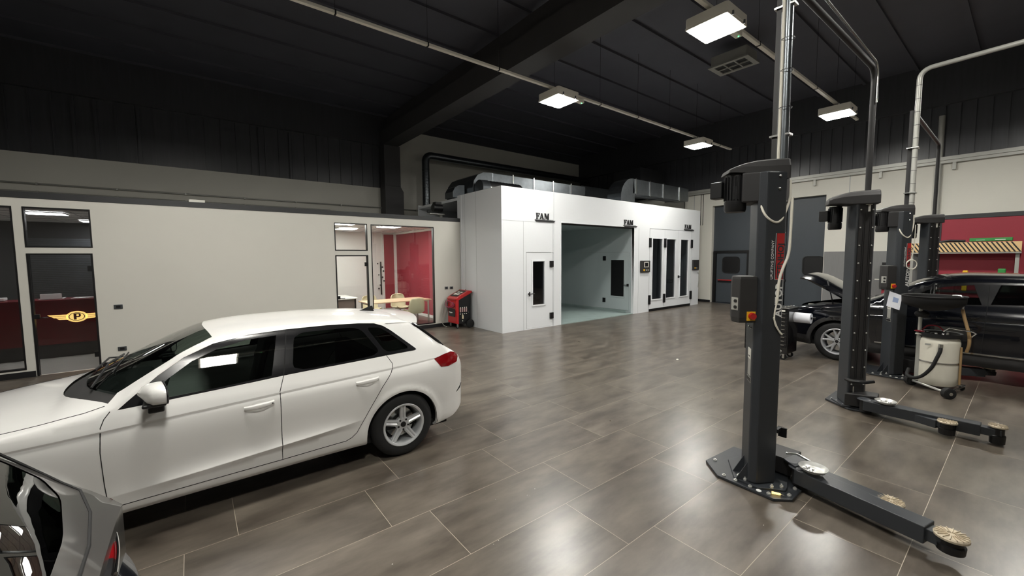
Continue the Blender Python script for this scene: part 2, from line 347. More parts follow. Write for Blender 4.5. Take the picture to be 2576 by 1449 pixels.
# ================================================================ OFFICE PARTITION
holes = [(-4.0,-2.27,0.13,2.88), (-2.16,-1.36,2.2,2.88), (-2.16,-1.37,0.0,2.1), (2.77,3.56,2.17,2.845), (2.77,3.565,0.0,2.06), (3.65,5.42,0.12,2.84)]
mb = MB()
for a, b, c, d in wall_holes(XW, 6.28, 0, 3.02, holes): mb.box(a, b, YP, YP+0.12, c, d)
struct('wall_partition', mb, M['paint'])
struct('trim_7', MB().box(XW, 6.28, YP-0.01, YP+0.5, 3.02, 3.125), M['dark'])
mb = MB()
for a, b in ((XW,-2.17),(-1.36,2.76),(3.575,6.28)): mb.box(a, b, YP-0.015, YP, 0, 0.1)
struct('baseboard_partition', mb, M['base'])
k = 0
for (a, b, c, d), door in zip(holes, (0,0,1,0,1,0)):
    nm = ('door_%d' if door else 'window_%d') % (1 + (k//3 if door else k)); k += 1
    w_ = thing(nm, None, None, ((a+b)/2, YP, c), kind='structure')
    t = 0.022 if not door else 0.028
    fr_ = frame_xz(MB(), a, b, c if not door else c-0.05, d, YP-0.006, YP+0.09, t)
    if door: fr_ = MB().box(a,a+t,YP-0.006,YP+0.09,0,d).box(b-t,b,YP-0.006,YP+0.09,0,d).box(a+t,b-t,YP-0.006,YP+0.09,d-t,d)
    struct('frame', fr_, M['black'], w_)
    gl = struct('glass_pane', MB().box(a+t, b-t, YP+0.03, YP+0.034, c+t if not door else 0.012, d-t), M['glassdark'] if a < 0 else M['glass'], w_)
    if door:
        struct('hinge', MB().box(b-t-0.055, b-t+0.004, YP+0.018, YP+0.046, 1.78, 1.88), M['black'], w_)
        struct('hinge', MB().box(b-t-0.055, b-t+0.004, YP+0.018, YP+0.046, 0.22, 0.32), M['black'], w_)
        hx = a+t+0.03 if a < 0 else a+0.3
        struct('handle', MB().box(a+t, a+t+0.06, YP+0.012, YP+0.05, 0.98, 1.06).cyl((a+t+0.03,YP-0.02,1.0),(a+t+0.16,YP-0.02,1.0),0.009,8), M['black'], w_)
# office rooms behind the partition
YB = 15.05
struct('floor_office', MB().box(XW, 0.9, YP+0.05, YB, -0.1, 0.0), M['lightfloor'])
struct('floor_meeting', MB().box(0.9, 6.28, YP+0.05, YB, -0.1, 0.0), M['officefloor'])
mb = MB().box(XW, 6.28, YP+0.12, YB+0.12, 2.92, 3.0)
struct('ceiling_office', mb, M['white'])
mb = MB()
for k in range(-16, 11): mb.box(k*0.6-0.006, k*0.6+0.006, YP+0.12, YB, 2.914, 2.92)
for k in range(8): mb.box(XW, 6.28, YP+0.3+k*0.6, YP+0.312+k*0.6, 2.914, 2.92)
struct('trim_8', mb, M['seam'])
struct('wall_meeting_back', MB().box(0.9, 6.28, YB, YB+0.12, 0, 2.92), M['white'])
struct('wall_reception_back', MB().box(XW, 0.9, YB, YB+0.12, 0, 2.92), M['dark'])
struct('wall_divider', MB().box(0.84, 0.96, YP+0.12, YB, 0, 2.92), M['white'])
struct('wall_meeting_side', MB().box(6.2, 6.28, YP+0.12, YB, 0, 2.92), M['redwall'])
struct('trim_9', MB().box(5.72, 6.1, YB-0.03, YB, 0.1, 2.86), M['redwall'])
struct('trim_10', MB().box(6.1, 6.2, YB-0.06, YB, 0, 2.92).box(6.17, 6.2, YP+0.12, YB, 2.86, 2.92).box(5.66,5.72,YB-0.03,YB,0,2.92), M['white'])
struct('baseboard_meeting', MB().box(6.18, 6.2, YP+0.12, YB, 0, 0.09), M['white'])
# slatted blind on the reception back wall
b_ = MB()
for i in range(34): b_.box(-3.2, -0.2, YB-0.05, YB-0.03, 1.0+i*0.045, 1.035+i*0.045)
tag(mk('window_blind', b_, M['galv']), 'grey horizontal slatted blind on the dark wall behind the reception counter', 'blind')
# ================================================================ LIGHTING
rails_y = (6.85, 3.25, -0.35)
names = {6.85: 'longer light rail nearer the office wall', 3.25: 'light rail above the lifts'}
def fixture_proto():
    t = thing('ceiling_light', '', 'lamp', (0,0,0), 0, 'square LED lights on the ceiling rails', local=True)
    mk('housing', MB().prism([(-0.33,-0.30),(-0.30,-0.33),(0.30,-0.33),(0.33,-0.30),(0.33,0.30),(0.30,0.33),(-0.30,0.33),(-0.33,0.30)], 0.03, 0.17), M['ivory'], t, bevel=0.012)
    mk('rim', MB().box(-0.325,0.325,-0.325,-0.29,0.0,0.035).box(-0.325,0.325,0.29,0.325,0.0,0.035).box(-0.325,-0.29,-0.29,0.29,0.0,0.035).box(0.29,0.325,-0.29,0.29,0.0,0.035), M['ivory'], t, bevel=0.006)
    mk('diffuser', MB().box(-0.288,0.288,-0.283,0.283,-0.014,0.03), M['lamp'], t)
    d_ = mk('driver_box', MB().box(0.36,0.80,-0.055,0.055,0.12,0.20), M['ivory'], t, bevel=0.01)
    mk('indicator', MB().ball((0.74,-0.02,0.118),0.012,8), M['green_led'], d_)
    for cx in (-0.19, 0.19):
        for cy in (-0.34, 0.34): mk('clip', MB().box(cx-0.01,cx+0.01,cy-0.012,cy+0.012,0.0,0.06), M['galv'], t)
    mk('bracket', MB().box(-0.12,0.12,-0.02,0.02,0.17,0.225), M['galv'], t)
    return t
fx0 = fixture_proto(); first = True
lab = {(6.85, 1): 'glowing square light in mid ceiling over the paint booth corner', (6.85, 2): 'smallest glowing square light, far end of the rail above the right of the booth',
       (3.25, 1): 'largest glowing square light, nearest the tall lift post', (3.25, 2): 'glowing square light at the far end of the rail right of the tall pipes'}
for y in rails_y:
    for i, x in enumerate((0.35 if y != 6.85 else -0.1, 6.62 if y != 6.85 else 6.76, 13.02)):
        L_ = lab.get((y, i), 'glowing square light out of view on a ceiling rail')
        if first: o = fx0; o.location = (x, y, 5.5); first = False
        else: o = dup(fx0, (x, y, 5.5))
        o['label'] = L_
        if L_.startswith('glowing square light out of'): o['group'] = 'unseen ceiling lights'
for y, x1, nm in ((6.85, 15.3, 'long pale light rail running over the office and paint booth'), (3.25, 14.85, 'pale light rail running behind the tall lift post pipes'), (-0.35, 15, 'pale light rail over the right edge of the lifts')):
    t = thing('light_rail', nm, 'rail', (3, y, 5.75))
    mk('rail', MB().box(-9.5, x1, y-0.035, y+0.035, 5.725, 5.775), M['ivory'], t, bevel=0.005)
    x = -8.97
    while x < x1:
        mk('wire', MB().cyl((x, y, 5.77), (x, y, 7.4), 0.004, 5), M['black'], t); mk('wire_clip', MB().box(x-0.012, x+0.012, y-0.04, y+0.04, 5.715, 5.785), M['black'], t); x += 1.56
# office light panels
for i, (x, y, l_) in enumerate(((3.9, 13.4, 'bright ceiling panel in the meeting room seen through the small upper pane'), (3.3, 11.5, 'bright ceiling panel above the meeting room door'), (4.7,11.9,'bright ceiling panel over the wooden meeting table'), (-2.2, 12.1, 'bright ceiling panel nearest the window above the logo door'), (-1.7, 14.0, 'bright ceiling panel far back in the reception'), (-5, 12.5, 'bright ceiling panel at the far left of the reception'))):
    t = thing('office_ceiling_panel', l_, 'lamp', (x, y, 2.9))
    mk('rim', frame_xz(MB(), x-0.3, x+0.3, y-0.3, y+0.3, 2.895, 2.915, 0.02).xf(lambda a,b,c: (a, c, b)), M['white'], t)
    mk('diffuser', MB().box(x-0.28, x+0.28, y-0.28, y+0.28, 2.898, 2.91), M['officelamp'], t)
# ================================================================ PAINT BOOTH
BX0, BX1, BY, BH = 6.3, 16.35, 8.44, 3.80
bo = thing('paint_booth', 'large white paint spray booth with open bay and glazed doors', 'spray booth', (BX0, BY, 0))
ox0, ox1, oz = 8.44, 11.92, 2.955
dx0, dx1, dz = 12.86, 15.72, 2.96
px0, px1, pz = 7.13, 8.13, 2.11
mb = MB()
for a, b, c, d in wall_holes(BX0, BX1, 0, BH, [(ox0, ox1, 0, oz), (dx0, dx1, 0.0, dz), (px0, px1, 0.03, pz)]): mb.box(a, b, BY, BY+0.08, c, d)
mk('front_panel', mb, M['booth'], bo)
mk('side_panel', MB().box(BX0, BX0+0.06, BY+0.08, 10.62, 0, BH), M['booth'], bo)
mk('corner_post', MB().box(BX0-0.02, BX0+0.03, 10.38, 10.445, 0, BH-0.02), M['booth'], bo, bevel=0.006)
mk('end_panel', MB().box(BX1-0.06, BX1, BY+0.08, 13.4, 0, BH), M['booth'], bo)
mk('back_panel', MB().box(BX0+0.06, BX1-0.06, 13.34, 13.4, 0, BH), M['booth'], bo)
mk('roof_panel', MB().box(BX0+0.06, BX1-0.06, BY+0.08, 13.34, BH-0.12, BH-0.04), M['booth'], bo)
# fine seams between the wall panels
for nm, b in (('seam', (BX0+0.01, px1+0.06, BY-0.003, BY+0.001, 2.93, 2.938)), ('seam', (ox0-0.30, ox0-0.293, BY-0.003, BY+0.001, 0, BH)), ('seam', (7.02, 7.026, BY-0.003, BY+0.001, 0, 2.93)),
              ('seam', (8.1, 8.106, BY-0.003, BY+0.001, 0.0, 2.93)), ('seam', (12.2, 12.207, BY-0.003, BY+0.001, 0, 2.95)), ('seam', (BX0-0.002, BX0+0.001, 9.62, 9.627, 0, BH)), ('seam', (BX0-0.002, BX0+0.001, 10.2, 10.207, 0, BH))):
    mk(nm, MB().box(*b), M['seam'], bo)
# frame of the open bay and its inner room
mk('bay_frame', MB().box(ox0-0.035, ox0, BY-0.012, BY+0.09, 0, oz+0.035).box(ox1, ox1+0.035, BY-0.012, BY+0.09, 0, oz+0.035).box(ox0, ox1, BY-0.012, BY+0.09, oz, oz+0.035), M['booth'], bo, bevel=0.004)
mk('shutter_slot', MB().box(ox0, ox1, BY+0.08, BY+0.24, oz-0.03, oz+0.2), M['black'], bo)
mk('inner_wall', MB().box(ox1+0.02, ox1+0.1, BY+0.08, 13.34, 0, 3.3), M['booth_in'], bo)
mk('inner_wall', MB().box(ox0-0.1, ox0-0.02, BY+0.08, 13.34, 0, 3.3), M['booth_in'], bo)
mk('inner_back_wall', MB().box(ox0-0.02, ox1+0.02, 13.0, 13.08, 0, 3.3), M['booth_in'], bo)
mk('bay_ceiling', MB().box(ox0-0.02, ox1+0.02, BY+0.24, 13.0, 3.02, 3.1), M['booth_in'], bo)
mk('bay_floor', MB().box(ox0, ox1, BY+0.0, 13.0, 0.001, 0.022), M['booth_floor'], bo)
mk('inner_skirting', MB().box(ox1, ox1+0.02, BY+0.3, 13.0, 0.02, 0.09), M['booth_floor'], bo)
mk('inner_seam', MB().box(ox1+0.014, ox1+0.02, BY+0.2, 11.0, 2.13, 2.138).box(ox1+0.014, ox1+0.02, 9.95, 9.957, 0.09, 2.13), M['seam'], bo)
# inner personnel door in the bay's side wall
iw = mk('inner_door', MB().box(ox1-0.005, ox1+0.02, 8.62, 9.95, 0.1, 2.12), M['booth_in'], bo)
mk('window_frame', MB().box(ox1-0.02, ox1-0.005, 8.78, 9.42, 0.53, 0.58).box(ox1-0.02, ox1-0.005, 8.78, 9.42, 1.86, 1.91).box(ox1-0.02, ox1-0.005, 8.78, 8.82, 0.58, 1.86).box(ox1-0.02, ox1-0.005, 9.38, 9.42, 0.58, 1.86), M['booth_in'], iw)
mk('window_pane', MB().box(ox1-0.012, ox1-0.006, 8.82, 9.38, 0.58, 1.86), M['black'], iw)
mk('handle', MB().box(ox1-0.05, ox1-0.005, 8.62, 8.68, 0.95, 1.03).cyl((ox1-0.05, 8.65, 0.99), (ox1-0.05, 8.82, 0.99), 0.012, 8), M['black'], iw)
for z in (1.84, 0.32): mk('hinge', MB().box(ox1-0.035, ox1-0.005, 9.62, 9.74, z, z+0.16), M['black'], iw)
# left personnel door
def door_leaf(name, x0, x1, z0, z1, wx0, wx1, wz0, wz1, par, backing=True):
    m_ = MB()
    for a, b, c, d in wall_holes(x0, x1, z0, z1, [(wx0, wx1, wz0, wz1)]): m_.box(a, b, BY+0.004, BY+0.06, c, d)
    o = mk(name, m_, M['booth'], par)
    mk('window_frame', frame_xz(MB(), wx0-0.035, wx1+0.035, wz0-0.035, wz1+0.035, BY-0.016, BY+0.012, 0.04), M['booth'], o, bevel=0.006)
    mk('window_pane', MB().box(wx0, wx1, BY+0.024, BY+0.03, wz0, wz1), M['glassdark'], o)
    return o
mk('door_frame', MB().box(px0-0.012, px0-0.004, BY-0.004, BY+0.002, 0.03, pz+0.01).box(px0-0.012, px1-0.1, BY-0.004, BY+0.002, pz+0.002, pz+0.01), M['seam'], bo)
d1 = door_leaf('personnel_door', px0, px1, 0.035, pz-0.005, 7.345, 7.79, 0.66, 1.865, bo)
mk('handle', MB().cyl((7.20, BY-0.05, 0.98), (7.20, BY+0.01, 0.98), 0.022, 10).box(7.185, 7.215, BY-0.06, BY-0.04, 0.92, 1.04).cyl((7.2, BY-0.05, 0.98), (7.37, BY-0.05, 0.985), 0.012, 8), M['black'], d1)
for z in (1.70, 0.23): mk('hinge', MB().box(7.985, 8.11, BY-0.035, BY+0.004, z, z+0.17), M['black'], d1)
# dark room behind the left door with a roll of paper on a shelf
mk('store_lining', MB().box(6.45, 8.3, 10.3, 10.36, 0, 2.6).box(6.45, 8.3, 8.6, 10.3, 2.55, 2.6), M['dark'], bo)
tag(mk('paper_roll', MB().cyl((7.35, 9.2, 0.86), (7.9, 9.2, 0.86), 0.10, 20), M['paper']), 'pale paper roll lying behind the dark window of the left booth door', 'roll')
tag(mk('wall_shelf', MB().box(7.1, 8.15, 9.05, 9.45, 0.72, 0.76).box(7.1,7.13,9.05,9.45,0.0,0.72).box(8.12,8.15,9.05,9.45,0,0.72), M['dark'], bevel=0.004), 'dark shelf carrying the paper roll behind the left booth door', 'shelf')
# three glazed folding leaves on the right
lw = (dx1-dx0)/3
wins = [(13.03, 13.66), (13.93, 14.56), (14.92, 15.5)]
for i in range(3):
    x0 = dx0+lw*i; a, b = wins[i]
    o = door_leaf('folding_door', x0+0.003, x0+lw-0.003, 0.09, dz-0.004, a, b, 0.42, 2.615, bo)
    hx = (dx0, x0, dx1)[i]
    for z in (2.30, 0.26): mk('hinge', MB().box(hx-0.055, hx+0.055, BY-0.04, BY+0.004, z, z+0.33), M['black'], o)
    if i == 2: mk('handle', MB().box(14.76, 14.80, BY-0.05, BY+0.004, 1.14, 1.24).cyl((14.78, BY-0.05, 1.19), (14.92, BY-0.05, 1.19), 0.012, 8), M['black'], o)
mk('threshold', MB().box(dx0, dx1, BY-0.004, BY+0.08, 0.0, 0.09), M['black'], bo)
mk('leaf_outline', MB().box(dx0-0.012, dx0, BY-0.003, BY+0.001, 0.05, dz+0.012).box(dx1, dx1+0.012, BY-0.003, BY+0.001, 0.05, dz+0.012).box(dx0, dx1, BY-0.003, BY+0.001, dz, dz+0.012), M['seam'], bo)
# the cabin behind the folding doors, with shelves at its back
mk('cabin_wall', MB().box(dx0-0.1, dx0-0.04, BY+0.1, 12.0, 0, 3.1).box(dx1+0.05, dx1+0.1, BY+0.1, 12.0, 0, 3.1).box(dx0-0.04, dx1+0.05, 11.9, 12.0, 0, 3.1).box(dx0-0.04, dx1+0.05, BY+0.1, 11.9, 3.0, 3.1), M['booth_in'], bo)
for i, z in enumerate((0.95, 1.32, 2.0)): tag(mk('rack_shelf', MB().box(12.85, 14.1, 9.9, 10.3, z, z+0.05), M['dark']), ('lowest', 'middle', 'highest')[i]+' dark shelf seen through the first folding glass door', 'shelf', None)
tag(mk('wire_basket', MB().tube([(14.95,9.0,0.92),(15.35,9.0,0.92),(15.35,9.0,1.05),(14.95,9.0,1.05),(14.95,9.0,0.92)],0.008,6).tube([(14.95,9.0,0.985),(15.35,9.0,0.985)],0.008,6), M['black']), 'black wire rack bracket behind the third folding glass door', 'rack')
# control panels
for x0, x1, z0, z1, k in ((12.29, 12.83, 1.42, 1.83, 0), (15.80, 16.26, 1.42, 1.83, 1)):
    c_ = mk('control_panel', MB().box(x0, x1, BY-0.06, BY, z0, z1), M['plastic'], bo, bevel=0.015)
    if k == 0:
        mk('screen_frame', MB().box(x0+0.17, x0+0.42, BY-0.068, BY-0.06, z0+0.18, z0+0.37), M['white_pl'], c_)
        mk('screen', MB().box(x0+0.20, x0+0.38, BY-0.071, BY-0.068, z0+0.20, z0+0.34), M['black'], c_)
        bx = ((x0+0.15, 0.035, 'yellow'), (x0+0.28, 0.018, 'white_pl'), (x0+0.39, 0.018, 'white_pl'))
    else:
        mk('screen', MB().box(x0+0.12, x0+0.16, BY-0.064, BY-0.06, z0+0.15, z0+0.36), M['dark'], c_); bx = ((x0+0.13, 0.03, 'yellow'), (x0+0.25, 0.016, 'white_pl'))
    for x, r_, mm in bx: mk('button', MB().lathe([(0.0005,-0.022),(r_*0.9,-0.022),(r_,-0.012),(r_,0)], (x, BY-0.06, z0+0.08), 'y', 14), M[mm], c_)
# raised lettering FAM above each door
def letters_fam(x, z, h):
    m_ = MB(); Y0, Y1 = BY-0.025, BY-0.002; t = h*0.20
    def bx(a, b, c, d): m_.box(x+a*h, x+b*h, Y0, Y1, z+c*h, z+d*h)
    def pr(pts): m_.prism([(x+a*h, z+b*h) for a, b in pts], Y0, Y1, lambda p, q, k: (p, k, q))
    # F
    bx(0.10,0.28,0,1); bx(0,0.38,0,0.07); bx(0,0.75,0.93,1); bx(0.66,0.75,0.72,0.93); bx(0.28,0.55,0.47,0.56); bx(0.50,0.56,0.38,0.65)
    # A
    o = 0.80; pr([(o+0.05,0),(o+0.14,0),(o+0.46,0.82),(o+0.40,1)]); pr([(o+0.40,1),(o+0.50,1),(o+0.90,0),(o+0.68,0)]); bx(o+0.22,o+0.62,0.28,0.36); bx(o-0.03,o+0.26,0,0.06); bx(o+0.58,o+1.0,0,0.06)
    # M
    o = 1.85; bx(o+0.08,o+0.16,0,1); bx(o-0.02,o+0.26,0,0.06); bx(o-0.02,o+0.2,0.94,1); pr([(o+0.08,1),(o+0.30,1),(o+0.60,0.28),(o+0.50,0.05)]); pr([(o+0.50,0.05),(o+0.58,0.05),(o+0.92,1),(o+0.82,1)]); bx(o+0.80,o+0.98,0,1); bx(o+0.70,o+1.08,0,0.06); bx(o+0.80,o+1.06,0.94,1)
    return m_
for i, (x, z) in enumerate(((7.47, 3.02), (11.36, 3.03), (15.16, 3.04))):
    s_ = mk('company_sign', letters_fam(x, z, 0.165), M['ink'], bo)
    mk('sign_bar', MB().prism([(x-0.05, z-0.02), (x+0.72, z-0.02), (x+0.66, z-0.065), (x+0.02, z-0.065)], BY-0.025, BY-0.002, lambda p, q, k: (p, k, q)), M['ink'], s_)
    for k, (dx, dz) in enumerate(((0.0,0.012),(0.04,0.022),(0.08,0.016),(0.115,0.022))): mk('small_mark', MB().box(x+0.50+dx, x+0.525+dx, BY-0.02, BY-0.002, z-0.02, z-0.02+dz), M['seam'], s_)
# ================================================================ DUCTS AND SERVICES
t = thing('spiral_duct', 'long galvanised spiral duct rising beside the booth and running high on the wall', 'duct', (7.6, 15.4, 3.0))

pts = [(7.64,15.3,0.0),(7.64,15.3,5.84)]+[(7.64+0.25*(1-math.cos(PI/12*k)),15.3,5.84+0.25*math.sin(PI/12*k)) for k in range(1,7)]+[(17.3,15.3,6.09)]
mk('duct_pipe', MB().tube(pts, 0.15, 20), M['galv'], t)
for k in range(20):
    z = 3.25+0.12*k; mk('duct_ring', MB().lathe([(0.15,-0.006),(0.157,0),(0.15,0.006)], (7.64,15.3,z), 'z', 20), M['galv'], t)
t = thing('rectangular_duct', 'galvanised rectangular air duct with curved bend on top of the booth, nearest', 'duct', (13.0, 9.6, 3.8))
def duct_bend(x, y, z, w, h, R_, n=8):  # rises then turns +x ... profile in x-z
    m_ = MB(); vs = []
    for k in range(n+1):
        a = PI/2*k/n; vs += [(x+R_-(R_)*math.cos(a), z+R_*math.sin(a)-0)]
    out = [(x, 3.8)]+vs; inn = [(x+h, 3.8), (x+h, z+0.18)]
    m_.prism(out+inn[::-1], y, y+w, lambda p, q, k_: (p, k_, q)); return m_
mk('duct_bend', duct_bend(11.92, 9.0, 4.06, 0.6, 0.80, 0.70), M['galv'], t)
mk('duct_run', MB().box(12.62, 16.4, 9.0, 9.6, 4.24, 4.755), M['galv'], t)
for x in (12.78, 13.65, 14.54, 15.7): mk('duct_flange', MB().box(x-0.02, x+0.02, 8.97, 9.63, 4.21, 4.78), M['steel'], t)
t = thing('rectangular_duct', 'dark galvanised duct block standing farther back on the booth roof', 'duct', (9, 11.5, 3.72))
mk('duct_body', MB().box(7.6, 11.9, 10.62, 12.2, 3.81, 4.62), M['galv'], t, bevel=0.01)
mk('duct_bend', MB().prism([(6.85,3.81),(6.85,4.1),(6.9,4.32),(7.04,4.5),(7.25,4.60),(7.6,4.62),(7.6,3.81)], 10.62, 12.2, lambda p,q,k:(p,k,q)), M['galv'], t)
for x in (8.4, 9.3, 10.2, 11.1): mk('duct_flange', MB().box(x-0.02, x+0.02, 10.59, 12.23, 3.81, 4.65), M['steel'], t)
t = thing('flexible_duct', 'short pleated silver duct section at the left end of the booth roof', 'duct', (7.6, 10.3, 3.8))
mk('pleated_tube', MB().lathe([(0.225 if j%2 else 0.245, 0.06*j) for j in range(22)], (7.15, 10.33, 4.055), 'x', 28), M['steel'], t)
mk('end_collar', MB().lathe([(0.0005,-0.27),(0.235,-0.27),(0.245,0.0)], (7.15, 10.33, 4.055), 'x', 28), M['galv'], t)
tag(mk('duct_bend', MB().prism([(6.38,3.81),(6.38,3.98),(6.46,4.12),(6.6,4.2),(6.8,4.22),(6.8,3.81)], 11.0, 11.5, lambda p,q,k:(p,k,q)), M['galv'], bevel=0.01), 'grey duct elbow behind the left end of the booth', 'duct')
t = thing('rectangular_duct', 'wide dark galvanised duct running toward the far corner behind the booth', 'duct', (14, 12.5, 3.72))
mk('duct_body', MB().box(13.2, 17.2, 12.0, 14.6, 3.81, 5.0), M['galv'], t, bevel=0.01)
mk('top_box', MB().box(15.4, 17.3, 10.6, 12.0, 4.75, 5.8), M['dark'], t, bevel=0.01)
for y in (11.0, 11.6): mk('port', MB().lathe([(0.11, -0.03),(0.11,0.0),(0.07,0.0),(0.07,-0.03)], (15.39, y, 5.25), 'x', 18), M['black'], t)
# conduits on the north wall, cable rail on the east wall
for z, nm in ((3.95, 'upper'), (3.74, 'lower')):
    x1 = 9.6 if nm == 'upper' else 4.1
    t = thing('wall_conduit', nm+' thin grey conduit running along the pale band above the office', 'conduit', (0, YN-0.05, z))
    pts = [(-9.5, YN-0.05, z), (x1, YN-0.05, z)]
    if nm == 'lower': pts += [(x1+0.1, YN-0.05, z-0.1), (x1+0.1, YN-0.05, z-0.35)]
    mk('pipe', MB().tube(pts, 0.022, 8), M['conduit'], t); x = -9
    while x < x1: mk('pipe_clip', MB().box(x-0.02, x+0.02, YN-0.08, YN, z-0.03, z+0.03), M['conduit'], t); x += 1.5
tag(mk('black_pipe', MB().cyl((-9.5, YN-0.3, 3.52), (1.6, YN-0.3, 3.42), 0.03, 10), M['black']), 'black pipe lying above the office roof edge at left', 'pipe')
tag(mk('junction_box', MB().box(0.04, 0.31, 10.74, 10.86, 3.125, 3.21), M['white_pl'], bevel=0.01), 'small white box on top of the office roof', 'box')
t = thing('blower_motor', 'small black motor on a bracket above the office corner', 'motor', (6.2, 11.6, 3.1))
mk('motor_body', MB().cyl((5.9,11.4,3.50),(6.2,11.4,3.50),0.12,16).box(5.95,6.15,11.3,11.5,3.6,3.68), M['black'], t)
mk('bracket', MB().box(5.75,6.25,11.3,11.5,3.30,3.33).box(6.15,6.2,11.35,11.45,3.0,3.3), M['conduit'], t)
t = thing('cable_rail', 'galvanised rail running along the top of the pale east wall', 'rail', (XE-0.1, 3, 4.6))
mk('rail', MB().box(XE-0.16, XE-0.02, -8.5, 9.9, 4.70, 4.80).box(XE-0.12, XE-0.06, -8.5, 9.9, 4.62, 4.70), M['conduit'], t)
for y in (9.6, 7.9, 4.9, 3.15, 1.55, 0.1): mk('bracket', MB().box(XE-0.10, XE-0.02, y-0.035, y+0.035, 4.42, 4.62), M['conduit'], t)
tag(mk('wall_pipe', MB().cyl((XE-0.06, 1.86, 3.1), (XE-0.06, 1.86, 6.0), 0.07, 12), M['conduit']), 'pale round pipe rising on the wall left of the red panel', 'pipe')
for k, (y, z1) in enumerate(((9.75, 4.7), (9.0, 4.7), (8.9,4.7))): tag(mk('wall_wire', MB().cyl((XE-0.02, y, 3.3), (XE-0.02, y, z1), 0.012, 6), M['dark']), ('leftmost', 'middle', 'rightmost')[k]+' of the thin dark wires on the wall above the right end of the booth', 'wire')
tag(mk('door_closer_cable', MB().tube([(BX1-0.12,BY-0.005,1.30),(BX1-0.02,BY-0.03,1.30),(BX1-0.02,BY-0.03,1.1),(BX1-0.04,BY-0.008,0.7)], 0.01, 6), M['conduit']), 'grey cable hanging at the right end of the booth', 'cable')
# air unit on the ceiling
t = thing('ceiling_air_unit', 'pale ceiling air unit with grille below the dark roof', 'air unit', (11.6, 5.2, 6.6))
ax, ay, az = 11.5, 5.15, 6.95
mk('casing', MB().box(ax-0.32, ax+0.32, ay-0.45, ay+0.45, az+0.03, az+0.3), M['conduit'], t, bevel=0.03)
mk('grille', frame_xz(MB(), ax-0.36, ax+0.36, ay-0.5, ay+0.5, az, az+0.03, 0.09).xf(lambda a,b,c:(a,c,b)) if False else MB().box(ax-0.36,ax-0.26,ay-0.5,ay+0.5,az,az+0.03).box(ax+0.26,ax+0.36,ay-0.5,ay+0.5,az,az+0.03).box(ax-0.26,ax+0.26,ay-0.5,ay-0.38,az,az+0.03).box(ax-0.26,ax+0.26,ay+0.38,ay+0.5,az,az+0.03).box(ax-0.26,ax+0.26,ay-0.15,ay-0.12,az,az+0.03).box(ax-0.26,ax+0.26,ay+0.12,ay+0.15,az,az+0.03).box(ax-0.02,ax+0.02,ay-0.38,ay+0.38,az,az+0.03), M['conduit'], t)
mk('grille_backing', MB().box(ax-0.26, ax+0.26, ay-0.38, ay+0.38, az+0.025, az+0.03), M['black'], t)
# ================================================================ TWO-POST LIFTS
# plan outline of a column (relative to its own origin), measured: blunt nose towards -x
def decal(txt, size, origin, ux, uy, m_, par, name, bold=True, ext=0.0008):
    """flat lettering on a face: origin, reading direction ux, up direction uy"""
    ux = Vector(ux).normalized(); uy = Vector(uy).normalized(); n_ = ux.cross(uy); o_ = Vector(origin)
    return mk(name, text_mesh(txt, size, ext, bold).xf(lambda a, b, c: o_+ux*a+uy*b+n_*c), m_, par)
def quad_on(origin, ux, uy, w_, h_, t=0.002):
    ux = Vector(ux).normalized(); uy = Vector(uy).normalized(); n_ = ux.cross(uy); o_ = Vector(origin); m_ = MB()
    P = [o_, o_+ux*w_, o_+ux*w_+uy*h_, o_+uy*h_]; m_.add([*P, *[p+n_*t for p in P]], [(3,2,1,0),(4,5,6,7),(0,1,5,4),(1,2,6,5),(2,3,7,6),(3,0,4,7)]); return m_
def bolts(par, pts, z, r_=0.016, h_=0.02, nm='anchor_bolt'):
    for x, y in pts: mk(nm, MB().lathe([(0.0005,h_),(r_*0.5,h_),(r_*0.5,h_*0.6),(r_,h_*0.55),(r_,0.0)], (x, y, z), 'z', 10), M['trayrim'], par)
def pad(par, x, y, z, R_=0.06, stem=0.08, tilt=0.0, nm='lift_pad'):
    m_ = MB().lathe([(0.0005,0.0),(R_*0.75,0.0),(R_*0.8,stem*0.5),(R_*0.62,stem*0.55),(R_*0.62,stem)], (x, y, z), 'z', 24)
    h_ = mk('pad_holder', m_, M['post'], par)
    top = mk(nm, MB().lathe([(0.0005,0.018),(R_*0.9,0.022),(R_,0.014),(R_,0.0),(0.0005,0.0)], (0,0,0), 'z', 28).xf(lambda a,b,c:(x+a, y+b, z+stem+c+tilt*a)), M['brass'], par)
    for k in range(12):
        a = 2*PI*k/12; mk('pad_rib', MB().box(R_*0.2, R_*0.92, -0.003, 0.003, 0.018, 0.026).xf(lambda p,q,c,a=a:(x+p*math.cos(a)-q*math.sin(a), y+p*math.sin(a)+q*math.cos(a), z+stem+c+tilt*p)), M['brass'], par) if nm == 'lift_pad' and k < 12 else None
